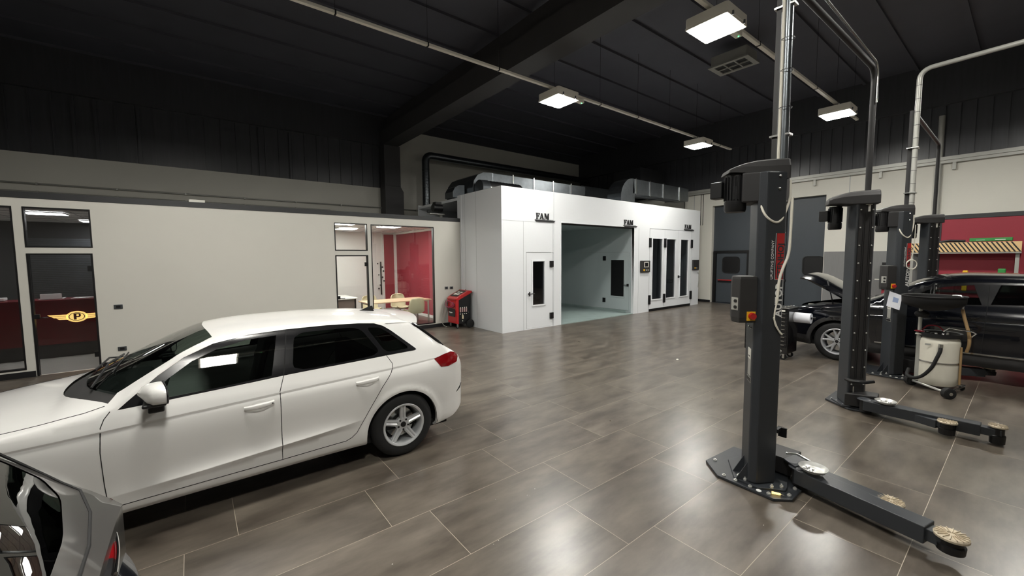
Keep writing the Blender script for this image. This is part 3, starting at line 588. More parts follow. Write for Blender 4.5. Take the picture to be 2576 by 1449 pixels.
def arm(root, p0, p1, zb, zt, w0, w1, pads, mid=0.55):
    """two-stage lifting arm from pivot p0 to tip p1"""
    p0 = Vector(p0); p1 = Vector(p1); d = (p1-p0); L_ = d.length; d.normalize(); n_ = Vector((-d.y, d.x))
    def q(a, b, c): v = p0+d*a+n_*b; return (v.x, v.y, c)
    a_ = mk('lift_arm', MB().prism([(0.0,-w0*0.5),(0.10,-w0/2),(L_*mid,-w0*0.5),(L_*0.86,-w1*0.62),(L_*0.86,w1*0.62),(L_*mid,w0*0.42),(L_*mid-0.02,w0*0.5),(0.10,w0/2),(0.0,w0*0.5)], zb, zt, q), M['post'], root, bevel=0.006)
    mk('extension', MB().prism([(L_*0.6,-w1*0.42),(L_*0.99,-w1*0.42),(L_*0.99,w1*0.42),(L_*0.6,w1*0.42)], zb+0.02, zt-0.02, q), M['post'], a_, bevel=0.004)
    pv = p0; mk('pivot_pin', MB().cyl((pv.x, pv.y, zb-0.03), (pv.x, pv.y, zt+0.012), 0.045, 20), M['rubber'], a_)
    mk('pivot_head', MB().lathe([(0.0005,0.012),(0.055,0.012),(0.075,0.0)], (pv.x, pv.y, zt+0.001), 'z', 20), M['post'], a_)
    for off, z, R_, st in pads:
        v = p0+d*off[0]+n_*off[1]; h_ = mk('pad_holder', MB().lathe([(0.0005,0.0),(R_*0.8,0.0),(R_*0.85,st*0.5),(R_*0.7,st*0.55),(R_*0.7,st)], (v.x, v.y, z), 'z', 24), M['black'], a_)
        top = MB().lathe([(0.0005,0.016),(R_*0.9,0.020),(R_,0.012),(R_,0.0),(0.0005,0.0)], (v.x, v.y, z+st), 'z', 28)
        for k in range(16): an = 2*PI*k/16; top.box(R_*0.25, R_*0.93, -0.003, 0.003, 0.014, 0.026) if False else top.add([(v.x+pp*math.cos(an)-qq*math.sin(an), v.y+pp*math.sin(an)+qq*math.cos(an), z+st+cc) for pp,qq,cc in ((R_*.25,-.003,.016),(R_*.95,-.003,.016),(R_*.95,.003,.016),(R_*.25,.003,.016),(R_*.25,-.002,.026),(R_*.95,-.002,.026),(R_*.95,.002,.026),(R_*.25,.002,.026))], [(4,5,6,7),(0,1,5,4),(1,2,6,5),(2,3,7,6),(3,0,4,7)])
        mk('lift_pad', top, M['brass'], a_)
    return a_
def motor(root, c, zt, h_, R_, side):
    mt = mk('motor', MB().lathe([(0.0005,-h_),(R_*0.9,-h_),(R_,-h_+0.02),(R_,-h_*0.72),(R_*0.94,-h_*0.71)], (c[0], c[1], zt), 'z', 24).lathe([(R_*0.92,-h_*0.71),(R_*0.92,0)], (c[0], c[1], zt), 'z', 24), M['black'], root)
    for k in range(20):
        a = 2*PI*k/20; mk('cooling_fin', MB().box(R_*0.9, R_*1.05, -0.004, 0.004, -h_*0.68, -0.02).xf(lambda p,q,r_,a=a:(c[0]+p*math.cos(a)-q*math.sin(a), c[1]+p*math.sin(a)+q*math.cos(a), zt+r_)), M['black'], mt)
    mk('terminal_box', MB().box(-0.05,0.05,-0.05,0.05,-0.19,-0.05).xf(lambda a,b,d:(c[0]+side[0]*(R_+0.045)+a, c[1]+side[1]*(R_+0.045)+b, zt+d)), M['black'], mt, bevel=0.008)
def hood(root, x0, y0, ang, length, back, width, ztop, hmain, hfront):
    """moulded cover over motor and column; local u runs from the column (u<0) out over the motor (u>0)"""
    ca, sa = math.cos(ang), math.sin(ang); rows = []
    us = [-back, -back*0.9, -back*0.3, 0.0, length*0.35, length*0.65, length*0.88, length*0.97, length]
    for u_ in us:
        t = max(0, u_/length); zt = ztop-0.075*t**2.2 - (0.03 if u_ == length else 0); zb = ztop-(hmain if u_ < length*0.2 else hmain+(hfront-hmain)*min(1,(u_-length*0.2)/(length*0.5)))
        wd = width*(1-0.12*t) * (0.96 if u_ in (-back, length) else 1)
        rows.append((u_, wd, zb, zt))
    sec = [(-1, 0), (-1.0, 0.62), (-0.86, 0.92), (-0.66, 1.0), (0.66, 1.0), (0.86, 0.92), (1.0, 0.62), (1, 0)]
    vs = []
    for u_, wd, zb, zt in rows:
        for a, b in sec: v = a*wd/2; vs.append((x0+u_*ca-v*sa, y0+u_*sa+v*ca, zb+(zt-zb)*b))
    n = len(sec); fs = [(i*n+j, i*n+j+1, (i+1)*n+j+1, (i+1)*n+j) for i in range(len(rows)-1) for j in range(n-1)]
    fs += [list(range(n)), [(len(rows)-1)*n+j for j in range(n)][::-1]]; fs += [(i*n, (i+1)*n, (i+1)*n+n-1, i*n+n-1) for i in range(len(rows)-1)]
    m_ = MB(); m_.add(vs, fs); return mk('top_cover', m_, M['plastic'], root, bevel=0.008)
ZB = 0.05
OFF2 = Vector((5.15, -0.06))
def master_post(dx, dy, label, near):
    P = lambda x, y: (x+dx, y+dy)
    r_ = thing('lift_post', label, 'lift post', (3.9+dx, 1.4+dy, 0), group=None)
    mk('base_plate', MB().prism([P(3.61,1.64),P(3.60,1.19),P(3.71,1.09),P(3.92,1.09),P(4.06,1.22),P(4.30,1.26),P(4.30,1.80),P(3.80,1.84)], 0.004, 0.024), M['post'], r_, bevel=0.003)
    mk('foot_plate', MB().prism([P(3.66,1.52),P(3.645,1.33),P(3.78,1.165),P(3.84,1.17),P(4.10,1.25),P(4.10,1.66),P(3.95,1.70)], 0.024, 0.04), M['post'], r_, bevel=0.003)
    A, B, Cc, D, E_, L_ = P(3.672,1.415), P(3.685,1.352), P(3.832,1.262), P(4.03,1.345), P(4.08,1.54), P(3.905,1.565)
    mk('column', MB().prism([A,B,Cc,D,E_,L_], 0.04, 2.66), M['post'], r_, bevel=0.012)
    bolts(r_, [P(3.645,1.60),P(3.64,1.50),P(3.635,1.38),P(3.64,1.24),P(3.745,1.125),P(3.89,1.13),P(3.86,1.78)], 0.024)
    mk('plate_plug', MB().cyl((*P(3.632,1.31),0.024),(*P(3.632,1.31),0.027),0.020,16), M['whiteink'], r_)
    bolts(r_, [P(3.70,1.50),P(3.685,1.44)], 0.04, 0.014, 0.03, 'foot_bolt'); bolts(r_, [P(3.735,1.25),P(3.80,1.20)], 0.04, 0.014, 0.03, 'foot_bolt')
    dA = Vector(L_)-Vector(A); dA.normalize(); nA = Vector((-dA.y, dA.x))
    for t in (0.03, 0.17):
        b0 = Vector(A)+dA*t; mk('gusset', MB().prism([(0,0.04),(0.085,0.04),(0.0,0.20)], -0.005, 0.005, lambda p,q,h,b0=b0:(b0.x+nA.x*p+dA.x*h, b0.y+nA.y*p+dA.y*h, q)), M['post'], r_)
    # decal down the face that looks at the camera
    f0 = Vector(B); f1 = Vector(Cc); fd = (f1-f0).normalized(); fn = Vector((fd.y, -fd.x)); off = 0.0028
    fo = lambda s, z: (f0.x+fd.x*s+fn.x*off, f0.y+fd.y*s+fn.y*off, z)
    if near: UZ, UX = (0,0,1), (-fd.x,-fd.y,0)
    UZ = (0,0,1); UX = (-fd.x, -fd.y, 0)
    fl_ = (f1-f0).length
    decal('AUTOP', 0.082, fo(fl_-0.012, 1.475), UZ, UX, M['whiteink'], r_, 'maker_decal')
    pn = mk('decal_panel', quad_on(fo(fl_-0.008, 1.785), UZ, UX, 0.375, 0.066, 0.0006), M['redink'], r_)
    decal('STENHOJ', 0.070, (fo(fl_-0.014, 1.79)[0]+fn.x*0.001, fo(fl_-0.014, 1.79)[1]+fn.y*0.001, 1.79), UZ, UX, M['post'], r_, 'maker_decal')
    decal('UPLIFTING COMPANY', 0.032, fo(fl_-0.098, 1.785), UZ, UX, M['whiteink'], r_, 'slogan_decal', False)
    mk('decal_line', quad_on(fo(fl_-0.082, 1.785), UZ, UX, 0.375, 0.003, 0.0006), M['whiteink'], r_)
    mk('decal_line', quad_on(fo(fl_-0.004, 1.465), UZ, UX, 0.315, 0.003, 0.0006), M['whiteink'], r_)
    mk('decal_line', quad_on(fo(fl_-0.082, 1.78), UX, UZ, -0.08, 0.003, 0.0006), M['whiteink'], r_)
    # control box on the outer face
    bx = lambda p, q: (P(3.60,1.50)[0]+p, P(3.60,1.50)[1]+q)
    poly = [P(3.545,1.575), P(3.525,1.515), P(3.565,1.475), P(3.70,1.345), P(3.725,1.38), P(3.86,1.50), P(3.70,1.66)]
    poly = [P(3.635,1.59), P(3.575,1.555), P(3.535,1.475), P(3.655,1.385), P(3.69,1.40), P(3.84,1.50), P(3.78,1.60)]
    vs = []; n = len(poly); cx_ = sum(p[0] for p in poly)/n; cy_ = sum(p[1] for p in poly)/n
    lev = [(1.425, 0.90), (1.47, 0.98), (1.60, 1.0), (1.79, 0.97), (1.81, 0.93)]
    for z, s_ in lev: vs += [(cx_+(p[0]-cx_)*s_, cy_+(p[1]-cy_)*s_, z) for p in poly]
    m_ = MB(); m_.add(vs, [(i*n+j, i*n+(j+1)%n, (i+1)*n+(j+1)%n, (i+1)*n+j) for i in range(len(lev)-1) for j in range(n)]+[list(range(n))[::-1], [len(vs)-n+j for j in range(n)]])
    cb = mk('control_box', m_, M['plastic'], r_, bevel=0.006)
    e0 = Vector(poly[1]); e1 = Vector(poly[2]); ed = (e1-e0).normalized(); en = Vector((ed.y, -ed.x))
    if en.x > 0: en = -en
    mk('button_plate', MB().prism([(0.006,1.53),(0.078,1.53),(0.078,1.635),(0.006,1.635)], 0.001, 0.005, lambda p,q,h:(e0.x+ed.x*p+en.x*h, e0.y+ed.y*p+en.y*h, q)), M['conduit'], cb)
    for z in (1.607, 1.556): c_ = e0+ed*0.055; mk('push_button', MB().cyl((c_.x+en.x*0.004, c_.y+en.y*0.004, z), (c_.x+en.x*0.014, c_.y+en.y*0.014, z), 0.014, 14), M['black'], cb)
    g0 = Vector(poly[2]); g1 = Vector(poly[3]); gd = (g1-g0).normalized(); gn = Vector((gd.y, -gd.x)); 
    if gn.x > 0: gn = -gn
    gl_ = (g1-g0).length
    mk('switch_plate', MB().prism([(gl_-0.085,1.445),(gl_-0.015,1.445),(gl_-0.015,1.52),(gl_-0.085,1.52)], 0.0, 0.006, lambda p,q,h:(g0.x+gd.x*p+gn.x*h, g0.y+gd.y*p+gn.y*h, q)), M['yellow'], cb)
    c_ = g0+gd*(gl_-0.045); mk('main_switch', MB().tube([(c_.x+gn.x*0.006, c_.y+gn.y*0.006, 1.483),(c_.x+gn.x*0.03, c_.y+gn.y*0.03, 1.483)], [0.03,0.026], 18), M['red'], cb)
    # rating labels on the narrow outer face
    Af = Vector(A); lab = lambda s, z, o=0.003: (Af.x+dA.x*s+nA.x*o, Af.y+dA.y*s+nA.y*o, z)
    def flat(s0, s1, z0, z1, m_, nm, o=0.001): return mk(nm, MB().prism([(s0,z0),(s1,z0),(s1,z1),(s0,z1)], o, o+0.002, lambda p,q,h:(Af.x+dA.x*p+nA.x*h, Af.y+dA.y*p+nA.y*h, q)), m_, r_)
    flat(0.035, 0.135, 0.955, 1.19, M['conduit'], 'rating_label'); flat(0.035, 0.135, 1.10, 1.19, M['white_pl'], 'rating_label', 0.003); flat(0.06, 0.11, 1.12, 1.128, M['black'], 'label_mark', 0.005)
    flat(0.02, 0.15, 0.90, 0.945, M['conduit'], 'warning_label'); flat(0.027, 0.143, 0.907, 0.938, M['black'], 'warning_label', 0.003)
    bolts(r_, [], 0)
    for s_ in (0.05, 0.14): mk('cover_screw', MB().ball(lab(s_, 1.37, 0.006), 0.008, 8), M['steel'], r_)
    # motor, bracket and cover on top
    ang = math.radians(112) if True else 0
    mc = P(3.685, 1.60)
    mk('motor_bracket', MB().prism([P(3.70,1.36),P(3.62,1.52),P(3.78,1.62),P(4.0,1.56),P(4.0,1.30),P(3.83,1.285)], 2.42, 2.66), M['post_cover'], r_, bevel=0.01)
    mk('motor_flange', MB().prism([P(3.60,1.58),P(3.72,1.60),P(3.86,1.54),P(3.74,1.43)], 2.56, 2.64), M['black'], r_)
    motor(r_, mc, 2.66, 0.31, 0.085, (-0.35, 0.94))
    hood(r_, *P(3.86, 1.42), math.radians(131), 0.335, 0.125, 0.25, 2.77, 0.165, 0.10)
    for z in (2.62, 2.52): mk('bracket_bolt', MB().ball((P(3.775,1.300)[0]-0.006, P(3.775,1.300)[1]-0.006, z), 0.012, 8), M['steel'], r_)
    for k in range(9): mk('cover_screw', MB().ball((*P(3.925,1.298), 0.35+k*0.26), 0.009, 8), M['trayrim'], r_)
    return r_, P
def arms(r_, pv, tips, pads):
    for (p0, p1), pd in zip(tips, pads): arm(r_, p0, p1, 0.075, 0.195, 0.17, 0.12, pd)
# -- first post, with its arm swung out to the right
r1, P1 = master_post(0, 0, 'nearest lift post, dark grey, full height with control box and base plate', True)
mk('arm_carriage', MB().prism([(4.0,1.20),(4.26,1.20),(4.28,1.60),(4.02,1.60)], 0.06, 0.21), M['post_cover'], r1, bevel=0.01)
mk('carriage_lug', MB().prism([(3.90,1.14),(4.06,1.10),(4.2,1.2),(3.98,1.25)], 0.20, 0.215), M['post'], r1, bevel=0.004)
arm(r1, (3.965,1.13), (3.755,0.20), 0.07, 0.19, 0.15, 0.12, [((0.925,0.0), 0.075, 0.085, 0.09)], 0.5)
arm(r1, (4.13,1.14), (4.02,0.52), 0.07, 0.155, 0.11, 0.08, [((0.59,0.0), 0.06, 0.08, 0.07)], 0.5)
mk('latch', MB().box(3.93,4.02,1.285,1.31,0.44,0.475).box(4.005,4.02,1.245,1.31,0.39,0.475), M['black'], r1, bevel=0.003)
mk('release_lever', MB().tube([(4.0,1.24,0.26),(4.03,1.17,0.27),(4.05,1.08,0.235)], 0.010, 8), M['steel'], r1)
r3, P3 = master_post(OFF2.x, OFF2.y, 'lift post beside the dark car, with white cable loop and paper sheet', False)
mk('arm_carriage', MB().prism([(3.99+5.15,0.98),(4.28+5.15,1.02),(4.30+5.15,1.49),(4.02+5.15,1.49)], 0.06, 0.27), M['post_cover'], r3, bevel=0.01)
arm(r3, (9.30,1.0), (9.75,0.3), 0.075, 0.195, 0.15, 0.12, [((0.8,0.0), 0.10, 0.085, 0.10)], 0.5)
# -- the slave posts facing them
def slave_post(dx, dy, label, idx):
    P = lambda x, y: (x+dx, y+dy)
    r_ = thing('lift_post', label, 'lift post', (6.8+dx, 1.4+dy, 0))
    mk('base_plate', MB().prism([P(6.75,1.66),P(6.53,1.36),P(6.56,1.19),P(6.62,1.15),P(7.15,1.15),P(7.25,1.30),P(7.25,1.66)], 0.004, 0.024), M['post'], r_, bevel=0.003)
    mk('foot_plate', MB().prism([P(6.80,1.62),P(6.55,1.43),P(6.60,1.22),P(7.1,1.2),P(7.1,1.62)], 0.024, 0.04), M['post'], r_, bevel=0.003)
    L_, A, Rr = P(6.835,1.553), P(6.585,1.395), P(6.74,1.262)
    mk('column', MB().prism([L_, A, P(6.60,1.375), Rr, P(6.80,1.255), P(7.03,1.33), P(7.03,1.50)], 0.04, 2.66), M['post'], r_, bevel=0.012)
    f0 = Vector(P(6.60,1.375)); f1 = Vector(Rr); fd = (f1-f0).normalized(); fn = Vector((fd.y, -fd.x))
    if fn.x > 0: fn = -fn
    Lf = (f1-f0).length
    mk('slot_cover', MB().prism([(0.0,0.06),(Lf,0.06),(Lf,2.64),(0.0,2.64)], 0.0, 0.006, lambda p,q,h:(f0.x+fd.x*p+fn.x*h, f0.y+fd.y*p+fn.y*h, q)), M['post_cover'], r_)
    for s_ in (0.055, 0.075, 0.135, 0.155): mk('cover_ridge', MB().prism([(s_-0.003,0.4),(s_+0.003,0.4),(s_+0.003,2.5),(s_-0.003,2.5)], 0.006, 0.011, lambda p,q,h:(f0.x+fd.x*p+fn.x*h, f0.y+fd.y*p+fn.y*h, q)), M['post_cover'], r_)
    for s_ in (0.018, Lf-0.012):
        for k in range(12): c_ = f0+fd*s_; mk('cover_screw', MB().ball((c_.x+fn.x*0.008, c_.y+fn.y*0.008, 0.10+k*0.222), 0.010, 8), M['trayrim'], r_)
    c_ = f0+fd*0.105; mk('limit_switch', MB().box(-0.035,0.035,-0.01,0.01,0,0.04).box(0.0,0.012,-0.012,0.012,-0.08,0).xf(lambda a,b,z:(c_.x+fd.x*a+fn.x*(0.016+b), c_.y+fd.y*a+fn.y*(0.016+b), 2.60+z)), M['white_pl'], r_)
    bolts(r_, [P(6.79,1.60),P(6.72,1.53),P(6.62,1.44)], 0.024); 
    motor(r_, P(6.80,1.665), 2.62, 0.30, 0.075, (-0.5, 0.86))
    hood(r_, *P(6.74, 1.40), math.radians(112), 0.34, 0.17, 0.33, 2.78, 0.17, 0.15)
    return r_, P
r2_, P2 = slave_post(0, 0, 'middle lift post with two columns of screws facing the camera', 0)
mk('arm_carriage', MB().prism([(6.50,1.40),(6.62,1.10),(6.82,1.12),(6.8,1.3)], 0.06, 0.22), M['post_cover'], r2_, bevel=0.01)
arm(r2_, (6.50,1.20), (6.50,0.09), 0.07, 0.19, 0.15, 0.11, [((1.07,0.0), 0.02, 0.07, 0.17)], 0.42)
arm(r2_, (6.66,1.20), (6.37,0.44), 0.07, 0.16, 0.11, 0.09, [((0.77,0.0), 0.03, 0.08, 0.125)], 0.5)
mk('guard_bar', MB().tube([(6.60,1.42,0.38),(6.57,1.34,0.375),(6.62,1.22,0.375),(6.70,1.16,0.385)], 0.022, 8), M['black'], r2_)
mk('post_rib', MB().box(6.60,6.62,1.33,1.34,0.20,0.30), M['steel'], r2_)
r4, P4 = slave_post(OFF2.x, OFF2.y, 'farthest lift post, standing against the red workbench wall', 1)
# ---- overhead service lines of each lift
def cond(name, label, cat, parts):
    t = thing(name, label, cat, parts[0][1][0])
    for nm, pts, r_, m_ in parts: mk(nm, MB().tube(pts, r_, 12), M[m_], t)
    return t
def arch(a, z, b, w_=0.035):
    return [a+(z-0.3,), a+(z-0.08,), ]
HZ1 = 4.42
p = P1(3.975, 1.39)
t1 = thing('cable_mast', 'dark square mast with clamped silver conduit above the nearest lift post', 'mast', (*p, 2.6))
mk('square_tube', MB().box(p[0]-0.018, p[0]+0.018, p[1]+0.008, p[1]+0.046, 2.3, HZ1), M['post_cover'], t1)
q_ = (4.0, 1.355)
mk('conduit', MB().cyl((q_[0]-0.03, q_[1]-0.01, 2.45), (q_[0]-0.03, q_[1]+0.002, 7.44), 0.033, 16), M['galv'], t1)
mk('conduit', MB().cyl((q_[0]-0.06, q_[1]+0.018, 2.75), (q_[0]-0.06, q_[1]+0.026, 7.44), 0.012, 10), M['cable'], t1)
for z in (4.02, 2.98): mk('clamp', MB().box(3.94, 4.02, 1.30, 1.45, z, z+0.015), M['steel'], t1)
for z in (2.7, 3.2, 3.5, 3.75, 4.2): mk('cable_tie', MB().lathe([(0.05,0),(0.05,0.006)], (3.96, 1.345, z), 'z', 14), M['black'], t1)
def bridge(name, label, a, b, z, r_, m_, zend, bend=0.16):
    t = thing(name, label, 'conduit', (*b, zend)); A = Vector(a); B = Vector(b); d = (B-A).normalized()
    pts = [(A.x, A.y, z)] + [(*(B-d*(bend*(1-math.sin(k*PI/10)))), z-bend*(1-math.cos(k*PI/10))) for k in range(6)] + [(B.x, B.y, zend)]
    mk('pipe', MB().tube(pts, r_, 12), M[m_], t); return t
bridge('conduit_bridge', 'dark bridging pipe arching from the nearest lift post to the middle one', (4.0,1.42), P2(6.95,1.372), 4.33, 0.033, 'post_cover', 2.7)
bridge('conduit_bridge', 'thin bright wire pipe beside the dark bridging pipe at the top', (4.0,1.33), P2(6.93,1.335), 4.37, 0.012, 'steel', 3.9)
p3 = P3(3.975,1.35)
t3 = thing('cable_mast', 'dark mast and pale conduit above the lift post beside the dark car', 'mast', (*p3, 2.6))
mk('square_tube', MB().box(p3[0]-0.028, p3[0]+0.028, p3[1]-0.01, p3[1]+0.046, 2.3, 4.25), M['post_cover'], t3)
c3 = (9.07, 1.245)
pts = [(c3[0], c3[1], 2.4), (c3[0], c3[1], 4.70)]+[(c3[0]+0.0*k, c3[1]-0.14*(1-math.cos(k*PI/12)), 4.70+0.14*math.sin(k*PI/12)) for k in range(1,7)]+[(c3[0], 0.2, 4.86), (c3[0], -3.0, 4.90)]
mk('conduit', MB().tube(pts, 0.034, 14), M['conduit'], t3)
for z in (2.95, 3.65): mk('clamp', MB().box(9.02, 9.16, 1.20, 1.34, z, z+0.015), M['steel'], t3)
for z in (2.6,2.8,3.1,3.3,3.5,3.8,4.0,4.2,4.4,4.6): mk('cable_tie', MB().lathe([(0.0345,0),(0.036,0.003),(0.0345,0.006)], (c3[0], c3[1], z), 'z', 14), M['black'], t3)
bridge('conduit_bridge', 'dark pipe arching from the post beside the dark car to the farthest one', (9.13,1.28), P4(6.90,1.365), 4.20, 0.03, 'post_cover', 2.7, 0.12)
# ---- loose white cables on the posts
cps = [(3.70,1.41,2.44),(3.68,1.385,2.36),(3.69,1.35,2.29),(3.745,1.31,2.25),(3.80,1.285,2.27),(3.86,1.27,2.36),(3.90,1.262,2.46),(3.92,1.27,2.6)]
def smooth_pts(P, n=6):
    out = []; P = [Vector(p) for p in P]; P = [P[0]*2-P[1]]+P+[P[-1]*2-P[-2]]
    for i in range(1, len(P)-2):
        for k in range(n): t = k/n; a, b, c, d = P[i-1:i+3]; out.append(0.5*((2*b)+(c-a)*t+(2*a-5*b+4*c-d)*t*t+(3*b-3*c+d-a)*t**3))
    out.append(P[-2]); return out
tag(mk('white_cable', MB().tube(smooth_pts(cps), 0.009, 8), M['cable']), 'white cable drooping in a U below the motor of the nearest lift post', 'cable')
c2 = [(3.87,1.235,2.45),(3.862,1.235,2.2),(3.85,1.238,2.0),(3.81,1.26,1.88),(3.785,1.275,1.78),(3.77,1.282,1.6),(3.755,1.29,1.5),(3.76,1.285,1.42),(3.79,1.265,1.36),(3.815,1.25,1.33),(3.80,1.258,1.34),(3.77,1.277,1.40),(3.745,1.292,1.47)]
tag(mk('white_cable', MB().tube(smooth_pts(c2), [0.011]*31+[0.006]*(len(smooth_pts(c2))-31), 8), M['cable']), 'white cable hanging down over the red decal of the nearest lift post', 'cable')
o5 = OFF2.x; o6 = OFF2.y
c4 = [(x+o5, y+o6, z) for x, y, z in cps]; tag(mk('white_cable', MB().tube(smooth_pts(c4), 0.009, 8), M['cable']), 'white cable drooping below the motor of the post beside the dark car', 'cable')
c5 = [(3.87,1.235,2.45),(3.862,1.235,2.1),(3.82,1.25,1.93),(3.80,1.258,1.90)]; c5 = [Vector((x+o5, y+o6, z)) for x, y, z in c5]
c6 = smooth_pts(c5)
for k in range(40): a = PI/2+2*PI*k/18; c6.append(Vector((3.79+o5+0.07*math.cos(a)*0.8, 1.262+o6-0.07*math.cos(a)*0.75-0.02, 1.83+0.075*math.sin(a)-0.0003*k)))
tag(mk('white_cable', MB().tube(c6, 0.006, 8), M['cable']), 'white cable coiled in a loop on the post beside the dark car', 'cable')
# paper sheet hanging under the control box, holder below it
pa = [P3(3.655,1.495), P3(3.60,1.37)]
s_ = mk('paper_sheet', MB().prism([(0.0,1.40),(0.155,1.335),(0.13,1.10),(-0.03,1.165)], 0.0, 0.002, lambda p,q,h:(P3(3.615,1.45)[0]+0.35*p+h*0.9, P3(3.615,1.45)[1]-0.93*p+h*0.4, q)), M['paper'])
tag(s_, 'white printed paper sheet hanging crooked on the lift post', 'paper')
mk('print_patch', MB().prism([(0.05,1.31),(0.115,1.285),(0.105,1.215),(0.04,1.235)], -0.002, -0.001, lambda p,q,h:(P3(3.615,1.45)[0]+0.35*p+h*0.9, P3(3.615,1.45)[1]-0.93*p+h*0.4, q)), mat('print_blue', (150,166,200), 0.7), s_)
# ---- magnetic parts trays on the arms, tool on the base plate
def tray(x, y, z, label, tx=0.0, ty=0.0):
    t = thing('parts_tray', label, 'tray', (x, y, z), 0, 'round steel trays on the lift arms', local=True)
    R_ = 0.10
    b_ = mk('bowl', MB().lathe([(0.0005,0.0),(R_*0.62,0.0),(R_*0.8,0.008),(R_*0.95,0.026),(R_,0.030),(R_*1.02,0.028),(R_*0.97,0.022),(R_*0.82,0.002),(R_*0.65,-0.006),(0.0005,-0.006)], (0,0,0.008), 'z', 36), M['trayrim'], t)
    rng = random.Random(int(x*10))
    for k in range(8): a = rng.random()*2*PI; q = R_*0.62*rng.random()**0.5; mk('small_part', MB().lathe([(0.0005,0.010),(0.008,0.010),(0.010,0.0),(0.0005,0)], (q*math.cos(a), q*math.sin(a), 0.010), 'z', 8), M['steel'], t)
    t.rotation_euler = (tx, ty, 0); return t
tray(3.925, 1.02, 0.214, 'round steel tray with nuts on the arm of the nearest lift post')
tray(6.47, 1.0, 0.20, 'round steel tray on the arm of the middle lift post')
t = thing('screwdriver', 'screwdriver with yellow handle lying on the nearest base plate', 'screwdriver', (3.68, 1.2, 0.034))
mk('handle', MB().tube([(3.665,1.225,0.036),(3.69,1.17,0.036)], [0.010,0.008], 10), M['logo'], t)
mk('shaft', MB().cyl((3.69,1.17,0.036),(3.70,1.135,0.034),0.003,6), M['steel'], t)
# ================================================================ CARS
import numpy as np
def pchip(xs, ys):
    xs = np.array(xs, float); ys = np.array(ys, float); h = np.diff(xs); d = np.diff(ys)/h; m_ = np.zeros(len(xs))
    for i in range(1, len(xs)-1):
        if d[i-1]*d[i] > 0: w1 = 2*h[i]+h[i-1]; w2 = h[i]+2*h[i-1]; m_[i] = (w1+w2)/(w1/d[i-1]+w2/d[i])
    m_[0] = d[0]; m_[-1] = d[-1]
    def g(x):
        x = min(max(x, xs[0]), xs[-1]); i = min(int(np.searchsorted(xs, x, 'right'))-1, len(h)-1); t = (x-xs[i])/h[i]
        return float((1+2*t)*(1-t)**2*ys[i] + t*(1-t)**2*h[i]*m_[i] + t*t*(3-2*t)*ys[i+1] + t*t*(t-1)*h[i]*m_[i+1])
    return g
def tbl(t): return pchip([a for a, b in t], [b for a, b in t])
def inpoly(x, y, P):
    c = False; n = len(P); j = n-1
    for i in range(n):
        if (P[i][1] > y) != (P[j][1] > y) and x < (P[j][0]-P[i][0])*(y-P[i][1])/(P[j][1]-P[i][1])+P[i][0]: c = not c
        j = i
    return c
def dens(poly, closed=True, step=0.035):
    out = []; n = len(poly)
    for i in range(n if closed else n-1):
        a, b = Vector(poly[i]), Vector(poly[(i+1)%n]); k = max(1, int((b-a).length/step))
        out += [tuple(a+(b-a)*q/k) for q in range(k)]
    if not closed: out.append(tuple(poly[-1]))
    return out
def rnd(poly, it=2, cut=0.12):
    for _ in range(max(it, 3)):
        out = []; n = len(poly)
        for i in range(n):
            a, b = Vector(poly[i]), Vector(poly[(i+1)%n]); out += [tuple(a*(1-cut)+b*cut), tuple(a*cut+b*(1-cut))]
        poly = out
    return poly
def cdt(outer, closed_, open_, x0, x1, y0, y1, step):
    V = []; E = []
    def addp(pl, cl, st=0.035):
        p = dens(pl, cl, st); k = len(V); V.extend(Vector(q) for q in p)
        E.extend((k+i, k+i+1) for i in range(len(p)-1))
        if cl: E.append((k+len(p)-1, k))
    addp(outer, True)
    for p in closed_: addp(p, True)
    for p in open_: addp(p, False)
    segs = [(V[a], V[b]) for a, b in E]; A = np.array([[a.x, a.y] for a, b in segs]); B = np.array([[b.x, b.y] for a, b in segs])-A; BB = (B**2).sum(1)+1e-12
    i = 0; y = y0
    while y < y1:
        x = x0 + (step/2 if i % 2 else 0)
        while x < x1:
            P = np.array([x, y]); t = np.clip(((P-A)*B).sum(1)/BB, 0, 1); d = np.sqrt((((A+B*t[:,None])-P)**2).sum(1).min())
            if d > step*0.45 and inpoly(x, y, outer): V.append(Vector((x, y)))
            x += step
        y += step*0.87; i += 1
    r_ = delaunay_2d_cdt(V, E, [], 0, 1e-5)
    return [tuple(v) for v in r_[0]], [tuple(f_) for f_ in r_[2]]
